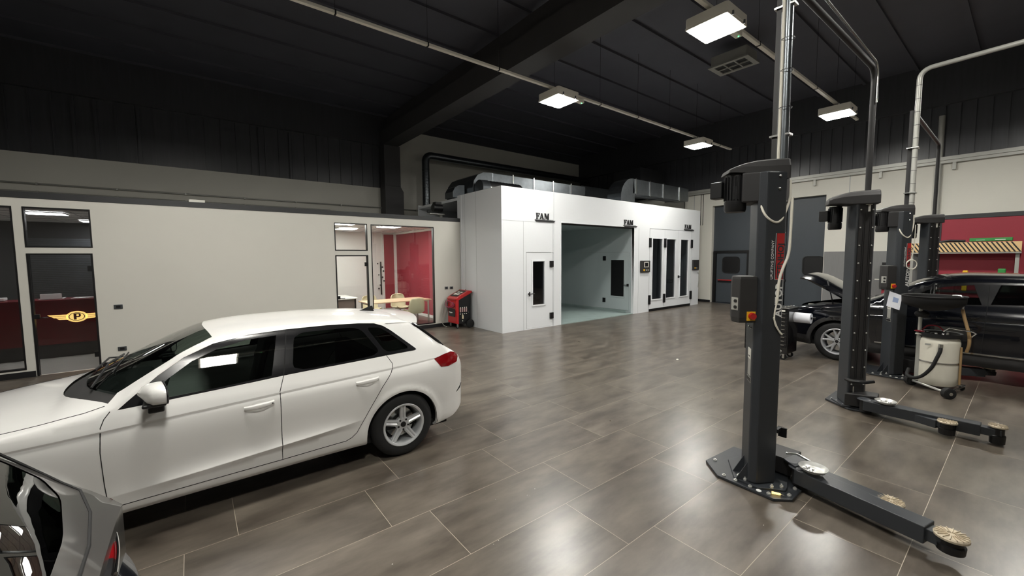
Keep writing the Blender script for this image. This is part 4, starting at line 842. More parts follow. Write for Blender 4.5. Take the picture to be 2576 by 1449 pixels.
class CarShape:
    def __init__(s, P): 
        s.P = P; s.bw = tbl(P['bw']); s.pt = tbl(P['plan']); s.zr_ = tbl(P['zr']); s.zc_ = tbl(P['zc']); s.zb_ = tbl(P['zb']); s.cz = P['crease']; s.lz = P['low']
    def w(s, a, z):
        v = s.bw(z)*s.pt(a)
        c0, c1 = s.cz; dz = z-(c0+c1*(a-1)); k = min(1, max(0, (a-0.5)/0.4))*min(1, max(0, (4.05-a)/0.25))
        if dz < 0: t = min(1, -dz/0.012); v -= s.P.get('ca', 0.009)*k*t*math.exp(min(0, dz+0.012)/0.04)
        if s.lz:
            l0, l1, sa, sb = s.lz; k = min(1, max(0, (a-sa)/0.5))*min(1, max(0, (sb-a)/0.4)); dz = z-(l0+l1*(a-1.4))
            if k > 0: v += 0.030*k*(math.exp(-dz/0.05) if dz > 0 else max(0, 1+dz/0.05))-0.006*k
        for ws in s.P['wheels']:
            rr_ = math.hypot(a-ws, z-s.P['wz']); v += 0.010*math.exp(-((rr_-s.P['ar']-0.015)/0.035)**2)*(1 if z < s.P['wz']+s.P['ar']+0.1 else 0)
        return v
    def zr(s, a): return s.zr_(a)
    def yr(s, a): return s.w(a, s.zr_(a))
    def T(s, a, y):
        yr = s.yr(a); t = min(1, abs(y)/yr); return s.zr_(a)+(s.zc_(a)-s.zr_(a))*(1-t**s.P.get('dome', 2.4))
    def nside(s, a, z, sg):
        e = 0.003; ds = (s.w(a+e, z)-s.w(a-e, z))/(2*e); dz = (s.w(a, z+e)-s.w(a, z-e))/(2*e); return Vector((-ds, sg, -dz)).normalized()
    def ntop(s, a, y):
        e = 0.008; y = max(-s.yr(a)+2*e, min(s.yr(a)-2*e, y)); ds = (s.T(a+e, y)-s.T(a-e, y))/(2*e); dy = (s.T(a, y+e)-s.T(a, y-e))/(2*e); return Vector((-ds, -dy, 1)).normalized()
def wheel(root, loc, R, W, rimR, style, sg, rimmat, at):
    """wheel > tyre, rim (> hub_cap), brake_disc; sg = outward y direction"""
    t = mk('wheel', MB().lathe([(rimR, -W/2), (rimR+0.02, -W/2), (R-0.05, -W/2-0.006), (R-0.015, -W/2+0.012), (R, -W/2+0.035), (R+0.0005, -0.03), (R-0.006,-0.028),(R-0.006,-0.022),(R,-0.02),(R,0.02),(R-0.006,0.022),(R-0.006,0.028), (R, 0.03), (R, W/2-0.035), (R-0.015, W/2-0.012), (R-0.05, W/2+0.006), (rimR+0.02, W/2), (rimR, W/2), (rimR,-W/2)], loc, 'y', 56), M['tyre'], root); t.location = at; root = t
    x0, y0, z0 = loc; yo = y0+sg*(W/2-0.005)
    mb = MB().lathe([(rimR+0.004, sg*(W/2-0.002)), (rimR-0.006, sg*(W/2+0.004)), (rimR-0.022, sg*(W/2-0.004)), (rimR-0.03, sg*(W/2-0.03)), (rimR-0.035, -sg*W/2), (rimR, -sg*W/2)], loc, 'y', 48)
    n = 5
    for k in range(n):
        base = 2*PI*k/n + (PI/2)
        if style == 'five': bars = [(0.0, 0.031, 0.025, 0.0)]
        else: bars = [(-0.13, 0.020, 0.012, -0.06), (0.13, 0.020, 0.012, 0.06)]
        for off, w0, w1, o2 in bars:
            a0 = base+off*0.4; a1 = base+off*1.6+o2; r0, r1 = 0.045, rimR-0.018
            def pt(rr_, an, d, yy): return (x0+rr_*math.cos(an)-d*math.sin(an), yy, z0+rr_*math.sin(an)+d*math.cos(an))
            yi = yo-sg*0.022; vs = []
            st = 6
            for q in range(st+1):
                t_ = q/st; rr_ = r0+(r1-r0)*t_; an = a0+(a1-a0)*t_; ww = w0+(w1-w0)*t_; yy = yi+sg*(0.016*t_**2+0.0)
                vs += [pt(rr_, an, -ww, yy-sg*0.03), pt(rr_, an, -ww, yy), pt(rr_, an, -ww*0.45, yy+sg*0.004), pt(rr_, an, 0, yy-sg*(0.006 if style=='five' else -0.004)), pt(rr_, an, ww*0.45, yy+sg*0.004), pt(rr_, an, ww, yy), pt(rr_, an, ww, yy-sg*0.03)]
            fs = [(q*7+i, q*7+i+1, (q+1)*7+i+1, (q+1)*7+i) for q in range(st) for i in range(6)]
            mb.add(vs, fs)
    mb.lathe([(0.001, sg*(W/2-0.022)), (0.06, sg*(W/2-0.024)), (0.072, sg*(W/2-0.04)), (0.07, sg*(W/2-0.08))], loc, 'y', 24)
    rim = mk('rim', mb, rimmat, root)
    mk('hub_cap', MB().lathe([(0.001, sg*(W/2-0.013)), (0.026, sg*(W/2-0.015)), (0.03, sg*(W/2-0.03))], loc, 'y', 20), M['black'], root)
    for k in range(5):
        an = 2*PI*(k+0.5)/5+PI/2
        mk('wheel_bolt', MB().cyl((x0+0.052*math.cos(an), yo-sg*0.035, z0+0.052*math.sin(an)), (x0+0.052*math.cos(an), yo-sg*0.014, z0+0.052*math.sin(an)), 0.010, 8), M['rubber'], root)
    mk('brake_disc', MB().lathe([(0.02, 0), (rimR-0.065, 0.0), (rimR-0.065, -sg*0.02), (0.02, -sg*0.02)], (x0, y0-sg*0.01, z0), 'y', 32), M['steel'], root)
def car(P, label, cat, loc, rotz, body_mat, name):
    C = CarShape(P); root = thing(name, label, cat, loc, rotz, local=True); L = P['L']; s0 = P.get('s0', 0.0)
    # ---- side sheet
    ss = np.linspace(s0, L, int((L-s0)/0.05)+1)
    low = [(a, C.zb_(a)) for a in ss]; top = [(a, C.zr(a)) for a in ss]
    outer = low + top[::-1]
    arches = [[(ws+P['ar']*math.cos(t), P['wz']+P['ar']*math.sin(t)) for t in np.linspace(0, 2*PI, 41)[:-1]] for ws in P['wheels'] if ws > s0-0.4]
    glass = P['glass']; dlo = P['dlo']; doors = P['doors']; lamp = P.get('lamp')
    closed = [dlo]+glass+arches+([lamp] if lamp else [])+doors+P.get('extra', [])
    cr = [(a, P['crease'][0]+P['crease'][1]*(a-1)) for a in (max(s0, 0.5), 4.0 if L > 4.05 else L-0.1)]; cr2 = [(a, z-0.012) for a, z in cr]
    opn = [cr, cr2, [(a, z+0.004) for a, z in cr], [(a, z-0.004) for a, z in cr2], [(a, z-0.035) for a, z in cr]]
    if P['low']: l0, l1, sa, sb = P['low']; q = [(sa+0.02, l0+l1*(sa+0.02-1.4)), (sb-0.02, l0+l1*(sb-0.02-1.4))]; opn += [q, [(a, z-0.004) for a, z in q], [(a, z+0.004) for a, z in q], [(a, z-0.035) for a, z in q], [(a, z+0.035) for a, z in q], [(a, z+0.08) for a, z in q]]
    V, F = cdt(outer, closed, opn, s0, L, 0.15, 1.75, P.get('step', 0.045))
    cls = {}
    for f_ in F:
        cx = sum(V[i][0] for i in f_)/len(f_); cy = sum(V[i][1] for i in f_)/len(f_)
        if not inpoly(cx, cy, outer) or any(inpoly(cx, cy, a) for a in arches): continue
        key = 'body'
        gi = [k for k, g_ in enumerate(glass) if inpoly(cx, cy, g_)]
        if gi: key = ('glass', gi[0])
        elif inpoly(cx, cy, dlo): key = 'trim'
        elif lamp and inpoly(cx, cy, lamp): key = 'lamp'
        else:
            for k, d_ in enumerate(doors):
                if inpoly(cx, cy, d_): key = ('door', k)
            if key == 'body' and P.get('clad') and P['clad'](cx, cy): key = 'clad'
            elif isinstance(key, tuple) and P.get('clad') and P['clad'](cx, cy): key = 'clad'
        cls.setdefault(key, []).append(f_)
    # ---- top sheet
    ys = lambda a: C.yr(a)
    st_out = [(a, -ys(a)) for a in ss] + [(a, ys(a)) for a in ss[::-1]]
    tg = P['topglass']; tcl = [p for p in tg.values()] + ([P['hood_hole']] if P.get('hood_hole') else []) + ([P['cowl']] if P.get('cowl') else [])
    Vt, Ft = cdt(st_out, tcl, [], s0, L, -0.9, 0.9, P.get('step', 0.045)*1.3)
    tcls = {}
    for f_ in Ft:
        cx = sum(Vt[i][0] for i in f_)/len(f_); cy = sum(Vt[i][1] for i in f_)/len(f_)
        if not inpoly(cx, cy, st_out): continue
        key = 'body'
        for nm, p in tg.items():
            if inpoly(cx, cy, p): key = nm
        if key == 'body' and P.get('hood_hole') and inpoly(cx, cy, P['hood_hole']): continue
        if key == 'body' and P.get('cowl') and inpoly(cx, cy, P['cowl']): key = 'cowl'
        tcls.setdefault(key, []).append(f_)
    def emit(name_, m_, side=None, tops=None, par=root, inset=0.0, bevel=0):
        vs = []; fs = []; ns = []; idx = {}
        def vert(k, co, n_):
            if k not in idx: idx[k] = len(vs); vs.append(co); ns.append(n_)
            return idx[k]
        def rk(co): return (round(co[0], 4), round(co[1], 4), round(co[2], 4))
        for sg, fl in (side or []):
            for f_ in fl:
                ids = []
                for i in f_:
                    a, z = V[i]; y = C.w(a, z); n_ = C.nside(a, z, sg)
                    if abs(z-C.zr(a)) < 0.004: n_ = (n_*1.0+C.ntop(a, sg*C.yr(a))).normalized()
                    co = (a, sg*(y-inset), z); ids.append(vert(rk(co), co, n_))
                # orient outwards
                p = [Vector(vs[i]) for i in ids]; nn = (p[1]-p[0]).cross(p[2]-p[0])
                if nn.y*sg < 0: ids = ids[::-1]
                fs.append(ids)
        for fl in (tops or []):
            for f_ in fl:
                ids = []
                for i in f_:
                    a, y = Vt[i]; yr = C.yr(a); edge = abs(abs(y)-yr) < 0.004; z = C.T(a, y); n_ = C.ntop(a, y)
                    if edge: y = math.copysign(yr, y); n_ = (n_+C.nside(a, z, 1 if y > 0 else -1)).normalized()
                    co = (a, y, z-inset); ids.append(vert(rk(co), co, n_))
                p = [Vector(vs[i]) for i in ids]; nn = (p[1]-p[0]).cross(p[2]-p[0])
                if nn.z < 0: ids = ids[::-1]
                fs.append(ids)
        fs = [f_ for f_ in fs if len(set(f_)) == len(f_)]
        mb = MB(); mb.add(vs, fs, True); o = mk(name_, mb, m_, par, weld=False)
        if P.get('cn', True): o.data.normals_split_custom_set_from_vertices([tuple(n_) for n_ in ns])
        return o
    both = lambda k: [(sg, cls[k]) for sg in (-1, 1)] if k in cls else []
    # body with rear cap and arch lips
    body = emit('body', body_mat, both('body'), [tcls['body']])
    cap = []
    for zz in np.linspace(C.zb_(L), C.zr(L), 8): cap.append((L, C.w(L, zz), zz))
    capm = MB(); n_ = len(cap); yr = C.yr(L)
    arc = [(L, y, C.T(L, y)) for y in np.linspace(yr, -yr, 13)]
    ring = cap + arc[1:-1] + [(L, -y, z) for _, y, z in cap[::-1]]
    bul = P.get('bulge', 0.03); cz_ = sum(p[2] for p in ring)/len(ring)
    rg2 = [(L+bul*0.8, p[1]*0.9, cz_+(p[2]-cz_)*0.86) for p in ring]; k = len(ring)
    capm.add(ring+rg2, [(i, (i+1)%k, k+(i+1)%k, k+i) for i in range(k)]+[list(range(k, 2*k))[::-1]], True)
    mk('rear_panel', capm, body_mat, root, weld=True)
    lip = MB()
    for ws in P['wheels']:
        if ws < s0: continue
        for sg in (-1, 1):
            vs = []; ts = [t for t in np.linspace(-0.35, PI+0.35, 36) if P['wz']+P['ar']*math.sin(t) >= C.zb_(min(L, ws+P['ar']*math.cos(t)))-0.001]
            for t in ts:
                a, z = ws+P['ar']*math.cos(t), P['wz']+P['ar']*math.sin(t); y = C.w(min(a, L), z); vs += [(a, sg*y, z), (a, sg*(y-0.035), z)]
            lip.add(vs, [(2*i, 2*i+1, 2*i+3, 2*i+2) for i in range(len(ts)-1)], True)
    mk('arch_lip', lip, P.get('lipmat', body_mat), root)
    for ws in P['wheels']:
        if ws < s0: continue
        for sg in (-1, 1):
            vs = []; ts = np.linspace(-0.12, PI+0.12, 30); R_ = P['ar']+0.012
            for t in ts: vs += [(ws+R_*math.cos(t), sg*(P['hw']-0.04), P['wz']+R_*math.sin(t)), (ws+R_*math.cos(t), sg*(P['hw']-0.42), P['wz']+R_*math.sin(t))]
            mb = MB(); mb.add(vs, [(2*i, 2*i+1, 2*i+3, 2*i+2) for i in range(len(ts)-1)], True)
            mb.add([vs[2*i+1] for i in range(len(ts))], [list(range(len(ts)))])
            mk('wheel_liner', mb, M['rubber'], root)
    mk('underbody', MB().box(max(s0, 0.3), L-0.25, -P['hw']+0.16, P['hw']-0.16, P.get('uz', 0.17), P.get('uz', 0.17)+0.08), M['rubber'], root)
    for sg in (-1, 1):
        if 'clad' in cls: emit('lower_cladding', M['plastic'], [(sg, cls['clad'])])
        if 'trim' in cls: emit('window_trim', M['black_gloss'], [(sg, cls['trim'])], inset=0.004)
    if 'cowl' in tcls: emit('cowl', M['plastic'], None, [tcls['cowl']], inset=0.02)
    for k in tg: 
        if k in tcls: emit({'ws': 'windscreen', 'rw': 'rear_window'}[k], P['glassmats'][k], None, [tcls[k]], inset=0.004)
    dn = ['front_door', 'rear_door']
    for sg in (-1, 1):
        if 'lamp' in cls: emit('tail_lamp', M['lampred'], [(sg, cls['lamp'])], inset=-0.004)
        for k in range(len(doors)):
            if ('door', k) not in cls: continue
            d_ = emit(dn[k], body_mat, [(sg, cls[('door', k)])])
            gk = ('glass', k)
            if gk in cls: emit('window_glass', P['glassmats'][k], [(sg, cls[gk])], par=d_, inset=0.008)
            pl = dens(P['seams'][k], False, 0.03); mk('door_seam', MB().tube([(a, sg*(C.w(a, z)-0.001), z) for a, z in pl], 0.0032, 6), M['rubber'], d_)
            if P.get('handles'):
                ha, hb, hz = P['handles'][k]; y = lambda a, z: sg*(C.w(a, z))
                mb = MB(); n = 9; vs = []
                for i in range(n):
                    t_ = i/(n-1); a = ha+(hb-ha)*t_; z = hz+0.012*t_; off = 0.012+0.026*math.sin(PI*min(1, max(0, t_)))**0.5; h_ = 0.023-0.006*abs(2*t_-1)
                    yy = C.w(a, z); vs += [(a, sg*(yy+off-0.014), z-h_), (a, sg*(yy+off), z-h_*0.6), (a, sg*(yy+off+0.003), z), (a, sg*(yy+off), z+h_*0.6), (a, sg*(yy+off-0.014), z+h_)]
                mb.add(vs, [(i*5+j, i*5+(j+1)%5, (i+1)*5+(j+1)%5, (i+1)*5+j) for i in range(n-1) for j in range(5)]+[(0,1,2,3,4), ((n-1)*5+4, (n-1)*5+3, (n-1)*5+2, (n-1)*5+1, (n-1)*5)], True)
                hd = mk('door_handle', mb, body_mat, d_)
                if k == 0: mk('lock_cap', MB().ball((hb-0.015, sg*(C.w(hb, hz)+0.03), hz+0.012), 0.006, 8), M['black'], hd)
                ca = (ha+hb)/2; m2 = MB(); vs = [(ca, sg*(C.w(ca, hz)-0.001), hz)]
                rngs = 16
                for i in range(rngs): t_ = 2*PI*i/rngs; a, z = ca+0.065*math.cos(t_), hz+0.042*math.sin(t_); vs.append((a, sg*(C.w(a, z)+0.0015), z))
                m2.add(vs, [(0, i+1, (i+1)%rngs+1) for i in range(rngs)], True); mk('handle_recess', m2, body_mat, d_)
        gk = ('glass', 2)
        if gk in cls: emit('quarter_window', P['glassmats'][2], [(sg, cls[gk])], inset=0.006)
    for ws in P['wheels']:
        if ws < s0: continue
        for sg in (-1, 1): 
            wheel(root, (0, 0, 0), P['wr'], P['tw'], P['rimr'], P['style'], sg, P['rimmat'], (ws, sg*(P['hw']-0.025-P['tw']/2), P['wr']))
    if P.get('inside', True):
        fl = mk('cabin', MB().box(1.2, L-0.5, -P['hw']+0.13, P['hw']-0.13, 0.26, 0.3).box(1.1, 1.35, -0.7, 0.7, 0.3, P['belt']-0.12), M['interior'], root)
        for y in (-0.37, 0.37):
            x = P['seat']
            st_ = mk('front_seat', MB().box(x-0.25, x+0.28, y-0.25, y+0.25, 0.35, 0.58).box(0, 0.13, y-0.23, y+0.23, 0, 0.62).xf(lambda a,b,c,x=x: (a, b, c) if a > 0.5 else (x+0.22+a+c*0.25, b, 0.55+c)), M['interior'], root, bevel=0.04, seg=3)
            mk('headrest', MB().box(x+0.40, x+0.48, y-0.13, y+0.13, P['belt']+0.20, P['belt']+0.38), M['interior'], st_, bevel=0.03, seg=3)
        mk('rear_seat', MB().box(x+0.75, x+1.2, -0.6, 0.6, 0.35, 0.6).box(x+1.15, x+1.32, -0.6, 0.6, 0.5, P['belt']+0.05), M['interior'], root, bevel=0.04, seg=3)
        sx = P['seat']-0.42; pts = [(sx+0.06*math.sin(t)*1.0, -0.37+0.18*math.cos(t), P['belt']-0.04+0.17*math.sin(t)) for t in np.linspace(0, 2*PI, 25)]
        mk('steering_wheel', MB().tube(pts, 0.013, 8).box(sx-0.02, sx+0.0, -0.5, -0.24, P['belt']-0.07, P['belt']-0.02), M['plastic'], root)
        mk('dashboard', MB().box(1.25, sx-0.1, -0.68, 0.68, 0.6, P['belt']-0.02), M['interior'], root, bevel=0.04, seg=3)
    if P.get('mirror'):
        ma, mz = P['mirror']
        for sg in (-1, 1):
            y0 = C.w(ma, mz)
            hous = MB(); prof = [(0.0, 0.2), (0.02, 0.7), (0.05, 0.95), (0.10, 1.0), (0.125, 0.97)]
            vs = []; n = 16
            for dx, sc in prof:
                for i in range(n):
                    t_ = 2*PI*i/n; q = abs(math.cos(t_))**0.6*math.copysign(1, math.cos(t_)); r__ = abs(math.sin(t_))**0.7*math.copysign(1, math.sin(t_))
                    vs.append((ma+dx-0.06+0.02*q, sg*(y0+0.145+0.115*q*sc), mz+0.075+0.062*r__*sc-0.012*q))
            hous.add(vs, [(i*n+j, i*n+(j+1)%n, (i+1)*n+(j+1)%n, (i+1)*n+j) for i in range(len(prof)-1) for j in range(n)]+[list(range(n))], True)
            h_ = mk('wing_mirror', hous, body_mat, root)
            gl = vs[-n:]; mk('mirror_glass', MB().add([(a+0.002, b, c) for a, b, c in gl], [list(range(n))]), M['chrome'], h_)
            mk('mirror_rim', MB().tube([*gl, gl[0]], 0.006, 6), M['black'], h_)
            mk('mirror_base', MB().box(ma-0.055, ma+0.075, y0+0.04, y0+0.22, mz-0.005, mz+0.02).box(ma-0.03, ma+0.06, y0-0.01, y0+0.16, mz-0.06, mz+0.0).xf(lambda a,b,c,sg=sg:(a,sg*b,c)), M['black'], h_, bevel=0.012, seg=3)
    return root, C, body, emit, tcls, cls
M['black_gloss'] = mat('gloss_black_trim', (20,20,22), 0.18, coat=0.6)
M['alloy_dark'] = mat('machined_alloy', (190,192,196), 0.28, 0.5)
# ---- the white hatchback
CURV = lambda y, h=0.32: 1.10+h*(abs(y)/0.78)**2.6
ws_low = [(CURV(y)+0.13-0.02*abs(y), y) for y in np.linspace(-0.70, 0.70, 15)]
ws_poly = ws_low + [(1.75, 0.665), (1.95, 0.605), (2.02, 0.555), (2.0, 0.40), (1.975, 0.2), (1.965, 0), (1.975, -0.2), (2.0, -0.40), (2.02, -0.555), (1.95, -0.605), (1.75, -0.665)]
cowl = [(CURV(y), y) for y in np.linspace(-0.775, 0.775, 17)] + [(CURV(y)+0.13-0.02*abs(y), y) for y in np.linspace(0.70, -0.70, 15)]
PW = dict(L=4.31, hw=0.8925, belt=0.96, wheels=(0.875, 3.511), wr=0.316, wz=0.292, ar=0.372, tw=0.205, rimr=0.213, style='five', rimmat=M['alloy'], seat=2.1, step=0.036,
    bw=[(0.15,.77),(.2,.80),(.24,.852),(.3,.868),(.45,.877),(.6,.888),(.72,.8925),(.82,.889),(.90,.868),(.96,.842),(1.05,.803),(1.15,.752),(1.25,.697),(1.33,.640),(1.38,.585),(1.45,.5)],
    plan=[(0,.60),(.06,.74),(.15,.84),(.3,.91),(.5,.96),(.8,.985),(1.2,1),(3.3,1),(3.6,.994),(3.85,.978),(4.0,.955),(4.12,.915),(4.2,.87),(4.27,.80),(4.31,.72)],
    zb=[(0,.32),(.2,.22),(.6,.2),(3.95,.2),(4.1,.24),(4.31,.36)],
    zr=[(0,.55),(.05,.62),(.15,.70),(.4,.80),(.95,.89),(1.35,.945),(1.44,.965),(1.56,1.055),(1.68,1.15),(1.834,1.258),(2.021,1.332),(2.261,1.368),(2.55,1.380),(2.9,1.380),(3.2,1.368),(3.45,1.350),(3.6,1.33),(3.68,1.305),(3.76,1.25),(3.86,1.165),(3.96,1.078),(4.05,1.01),(4.12,.968),(4.17,.935),(4.22,.88),(4.26,.79),(4.31,.66)],
    zc=[(0,.60),(.05,.68),(.15,.77),(.4,.86),(.8,.935),(1.1,.985),(1.2,1.035),(1.5,1.19),(1.8,1.33),(1.98,1.388),(2.3,1.42),(2.7,1.428),(3.2,1.408),(3.6,1.37),(3.76,1.345),(3.86,1.285),(3.96,1.18),(4.05,1.085),(4.12,1.015),(4.17,.98),(4.23,.93),(4.28,.80),(4.31,.69)],
    crease=(0.8195, 0.0389), low=(0.366, 0.065, 1.38, 3.12),
    dlo=[(1.466,.953),(1.52,1.0),(1.681,1.135),(1.834,1.235),(2.021,1.308),(2.261,1.345),(2.55,1.357),(2.888,1.357),(3.172,1.347),(3.32,1.333),(3.40,1.303),(3.466,1.255),(3.68,1.062),(3.695,1.045),(3.67,1.037),(3.364,1.031),(2.481,1.0),(2.271,.988),(2.044,.977),(1.738,.962)],
    glass=[[(1.60,.985),(1.74,1.105),(1.88,1.20),(2.05,1.268),(2.25,1.308),(2.465,1.318),(2.395,1.012),(2.04,.990),(1.70,.978)],
           rnd([(2.60,1.320),(3.165,1.317),(3.335,1.05),(2.55,1.016)],1),
           rnd([(3.235,1.302),(3.36,1.29),(3.44,1.235),(3.63,1.066),(3.375,1.058)],1)],
    doors=[[(1.435,.950),(1.40,.91),(1.382,.86),(1.373,.695),(1.379,.459),(1.391,.29),(2.436,.30),(2.438,.567),(2.442,.886),(2.481,1.0),(2.271,.988),(2.044,.977),(1.738,.962),(1.466,.953)],
           [(2.4365,.30),(2.98,.316),(3.048,.367),(3.174,.571),(3.296,.755),(3.40,.88),(3.418,.947),(3.373,1.031),(2.4815,1.0),(2.4425,.886),(2.4385,.567)]],
    seams=[[(1.43,.952),(1.40,.91),(1.382,.86),(1.373,.695),(1.379,.459),(1.391,.29),(2.436,.30)],[(2.545,1.35),(2.481,1.0),(2.442,.886),(2.438,.567),(2.437,.30),(2.95,.312),(3.0,.33),(3.048,.367),(3.174,.571),(3.296,.755),(3.39,.87),(3.414,.92),(3.415,.955),(3.373,1.03)]],
    handles=[(2.185,2.395,.800),(3.05,3.262,.832)], mirror=(1.66,0.985),
    lamp=[(3.872,.925),(4.0,.950),(4.10,.958),(4.17,.94),(4.20,.89),(4.17,.84),(4.03,.822),(3.94,.832)],
    topglass=dict(ws=ws_poly, rw=[(3.74,-.61),(3.78,-.3),(3.79,0),(3.78,.3),(3.74,.61),(3.86,.675),(3.97,.715),(4.06,.72),(4.10,.4),(4.11,0),(4.10,-.4),(4.06,-.72),(3.97,-.715),(3.86,-.675)]), cowl=cowl,
    glassmats={0: M['carglass'], 1: M['carglassdark'], 2: M['carglassdark'], 'ws': M['carglass'], 'rw': M['carglassdark']})
wroot, WC, wbody, wemit, _, _ = car(PW, 'white five-door hatchback parked in front of the office wall', 'car', (-1.911, 4.665, 0), 0, M['carwhite'], 'white_hatchback')
def topline(C, pts, rad, m_, par, name, lift=0.0): return mk(name, MB().tube([(a, y, C.T(a, y)+lift) for a, y in dens(pts, False, 0.05)], rad, 6), m_, par)
for sg in (-1, 1): topline(WC, [(0.25, sg*0.60), (0.6, sg*0.715), (1.0, sg*0.775), (1.3, sg*0.80), (1.40, sg*0.79)], 0.003, M['rubber'], wbody, 'bonnet_seam')
mk('antenna', MB().add([(3.38,-0.012,WC.T(3.4,0)),(3.38,0.012,WC.T(3.4,0)),(3.54,0.02,WC.T(3.54,0)),(3.54,-0.02,WC.T(3.54,0)),(3.53,-0.004,WC.T(3.5,0)+0.055),(3.53,0.004,WC.T(3.5,0)+0.055),(3.50,0,WC.T(3.5,0)+0.055)], [(0,1,2,3),(0,6,5,1),(0,3,4,6),(3,2,5,4),(1,5,2),(4,5,6)]), M['black'], wroot)
for a0, y0, a1, y1 in ((1.30, -0.50, 1.42, 0.16), (1.24, 0.12, 1.40, 0.66)):
    mk('wiper', MB().tube([(a0, y0, WC.T(a0, y0)+0.01), (a0+0.06, (y0+y1)/2, WC.T(a0+0.06, (y0+y1)/2)+0.045), (a1, y1, WC.T(a1, y1)+0.02)], 0.008, 6).tube([(a0+0.10, y0+0.12, WC.T(a0+0.1, y0+0.12)+0.012), (a1+0.02, y1+0.1, WC.T(a1+0.02, y1+0.1)+0.012)], 0.006, 6), M['black'], wroot)
# underside of the roof spoiler and the reflector slot low in the rear bumper
vs = []; ysp = np.linspace(-1, 1, 21)
for v_ in ysp:
    q = abs(v_); tip = 3.935-0.165*q**2.2; y = v_*0.655; zt_ = WC.T(3.62, y)-0.004*q
    for a, lift in ((tip-0.34, -0.004), (tip-0.20, 0.004), (tip-0.08, 0.001), (tip, -0.003), (tip-0.003, -0.024), (tip-0.12, -0.055)):
        vs.append((a, y*(1-0.04*max(0, (a-3.6))), zt_-(a-3.62)*0.085+lift-(0.01*q**6)))
k = 6; mk('roof_spoiler', MB().add(vs, [(i*k+j, i*k+j+1, (i+1)*k+j+1, (i+1)*k+j) for i in range(20) for j in range(k-1)]+[tuple(range(k)), tuple(range(20*k+k-1, 20*k-1, -1))], True), M['carwhite'], wroot)
mk('bumper_slot', MB().tube([(a, -(WC.w(a, z)+0.0), z) for a, z in ((4.16,.50),(4.21,.53),(4.26,.565))], [0.004,0.010,0.006], 8), M['black'], wroot)
mk('number_plate', MB().box(4.325, 4.335, -0.26, 0.26, 0.55, 0.66), M['white_pl'], wroot)

for sg in (-1, 1): mk('rear_window_trim', MB().tube([(a, sg*(WC.yr(a)-0.006), WC.zr(a)+0.008) for a in np.linspace(3.70, 4.02, 12)], [0.006]+[0.015]*9+[0.010,0.004], 8), M['black_gloss'], wroot)
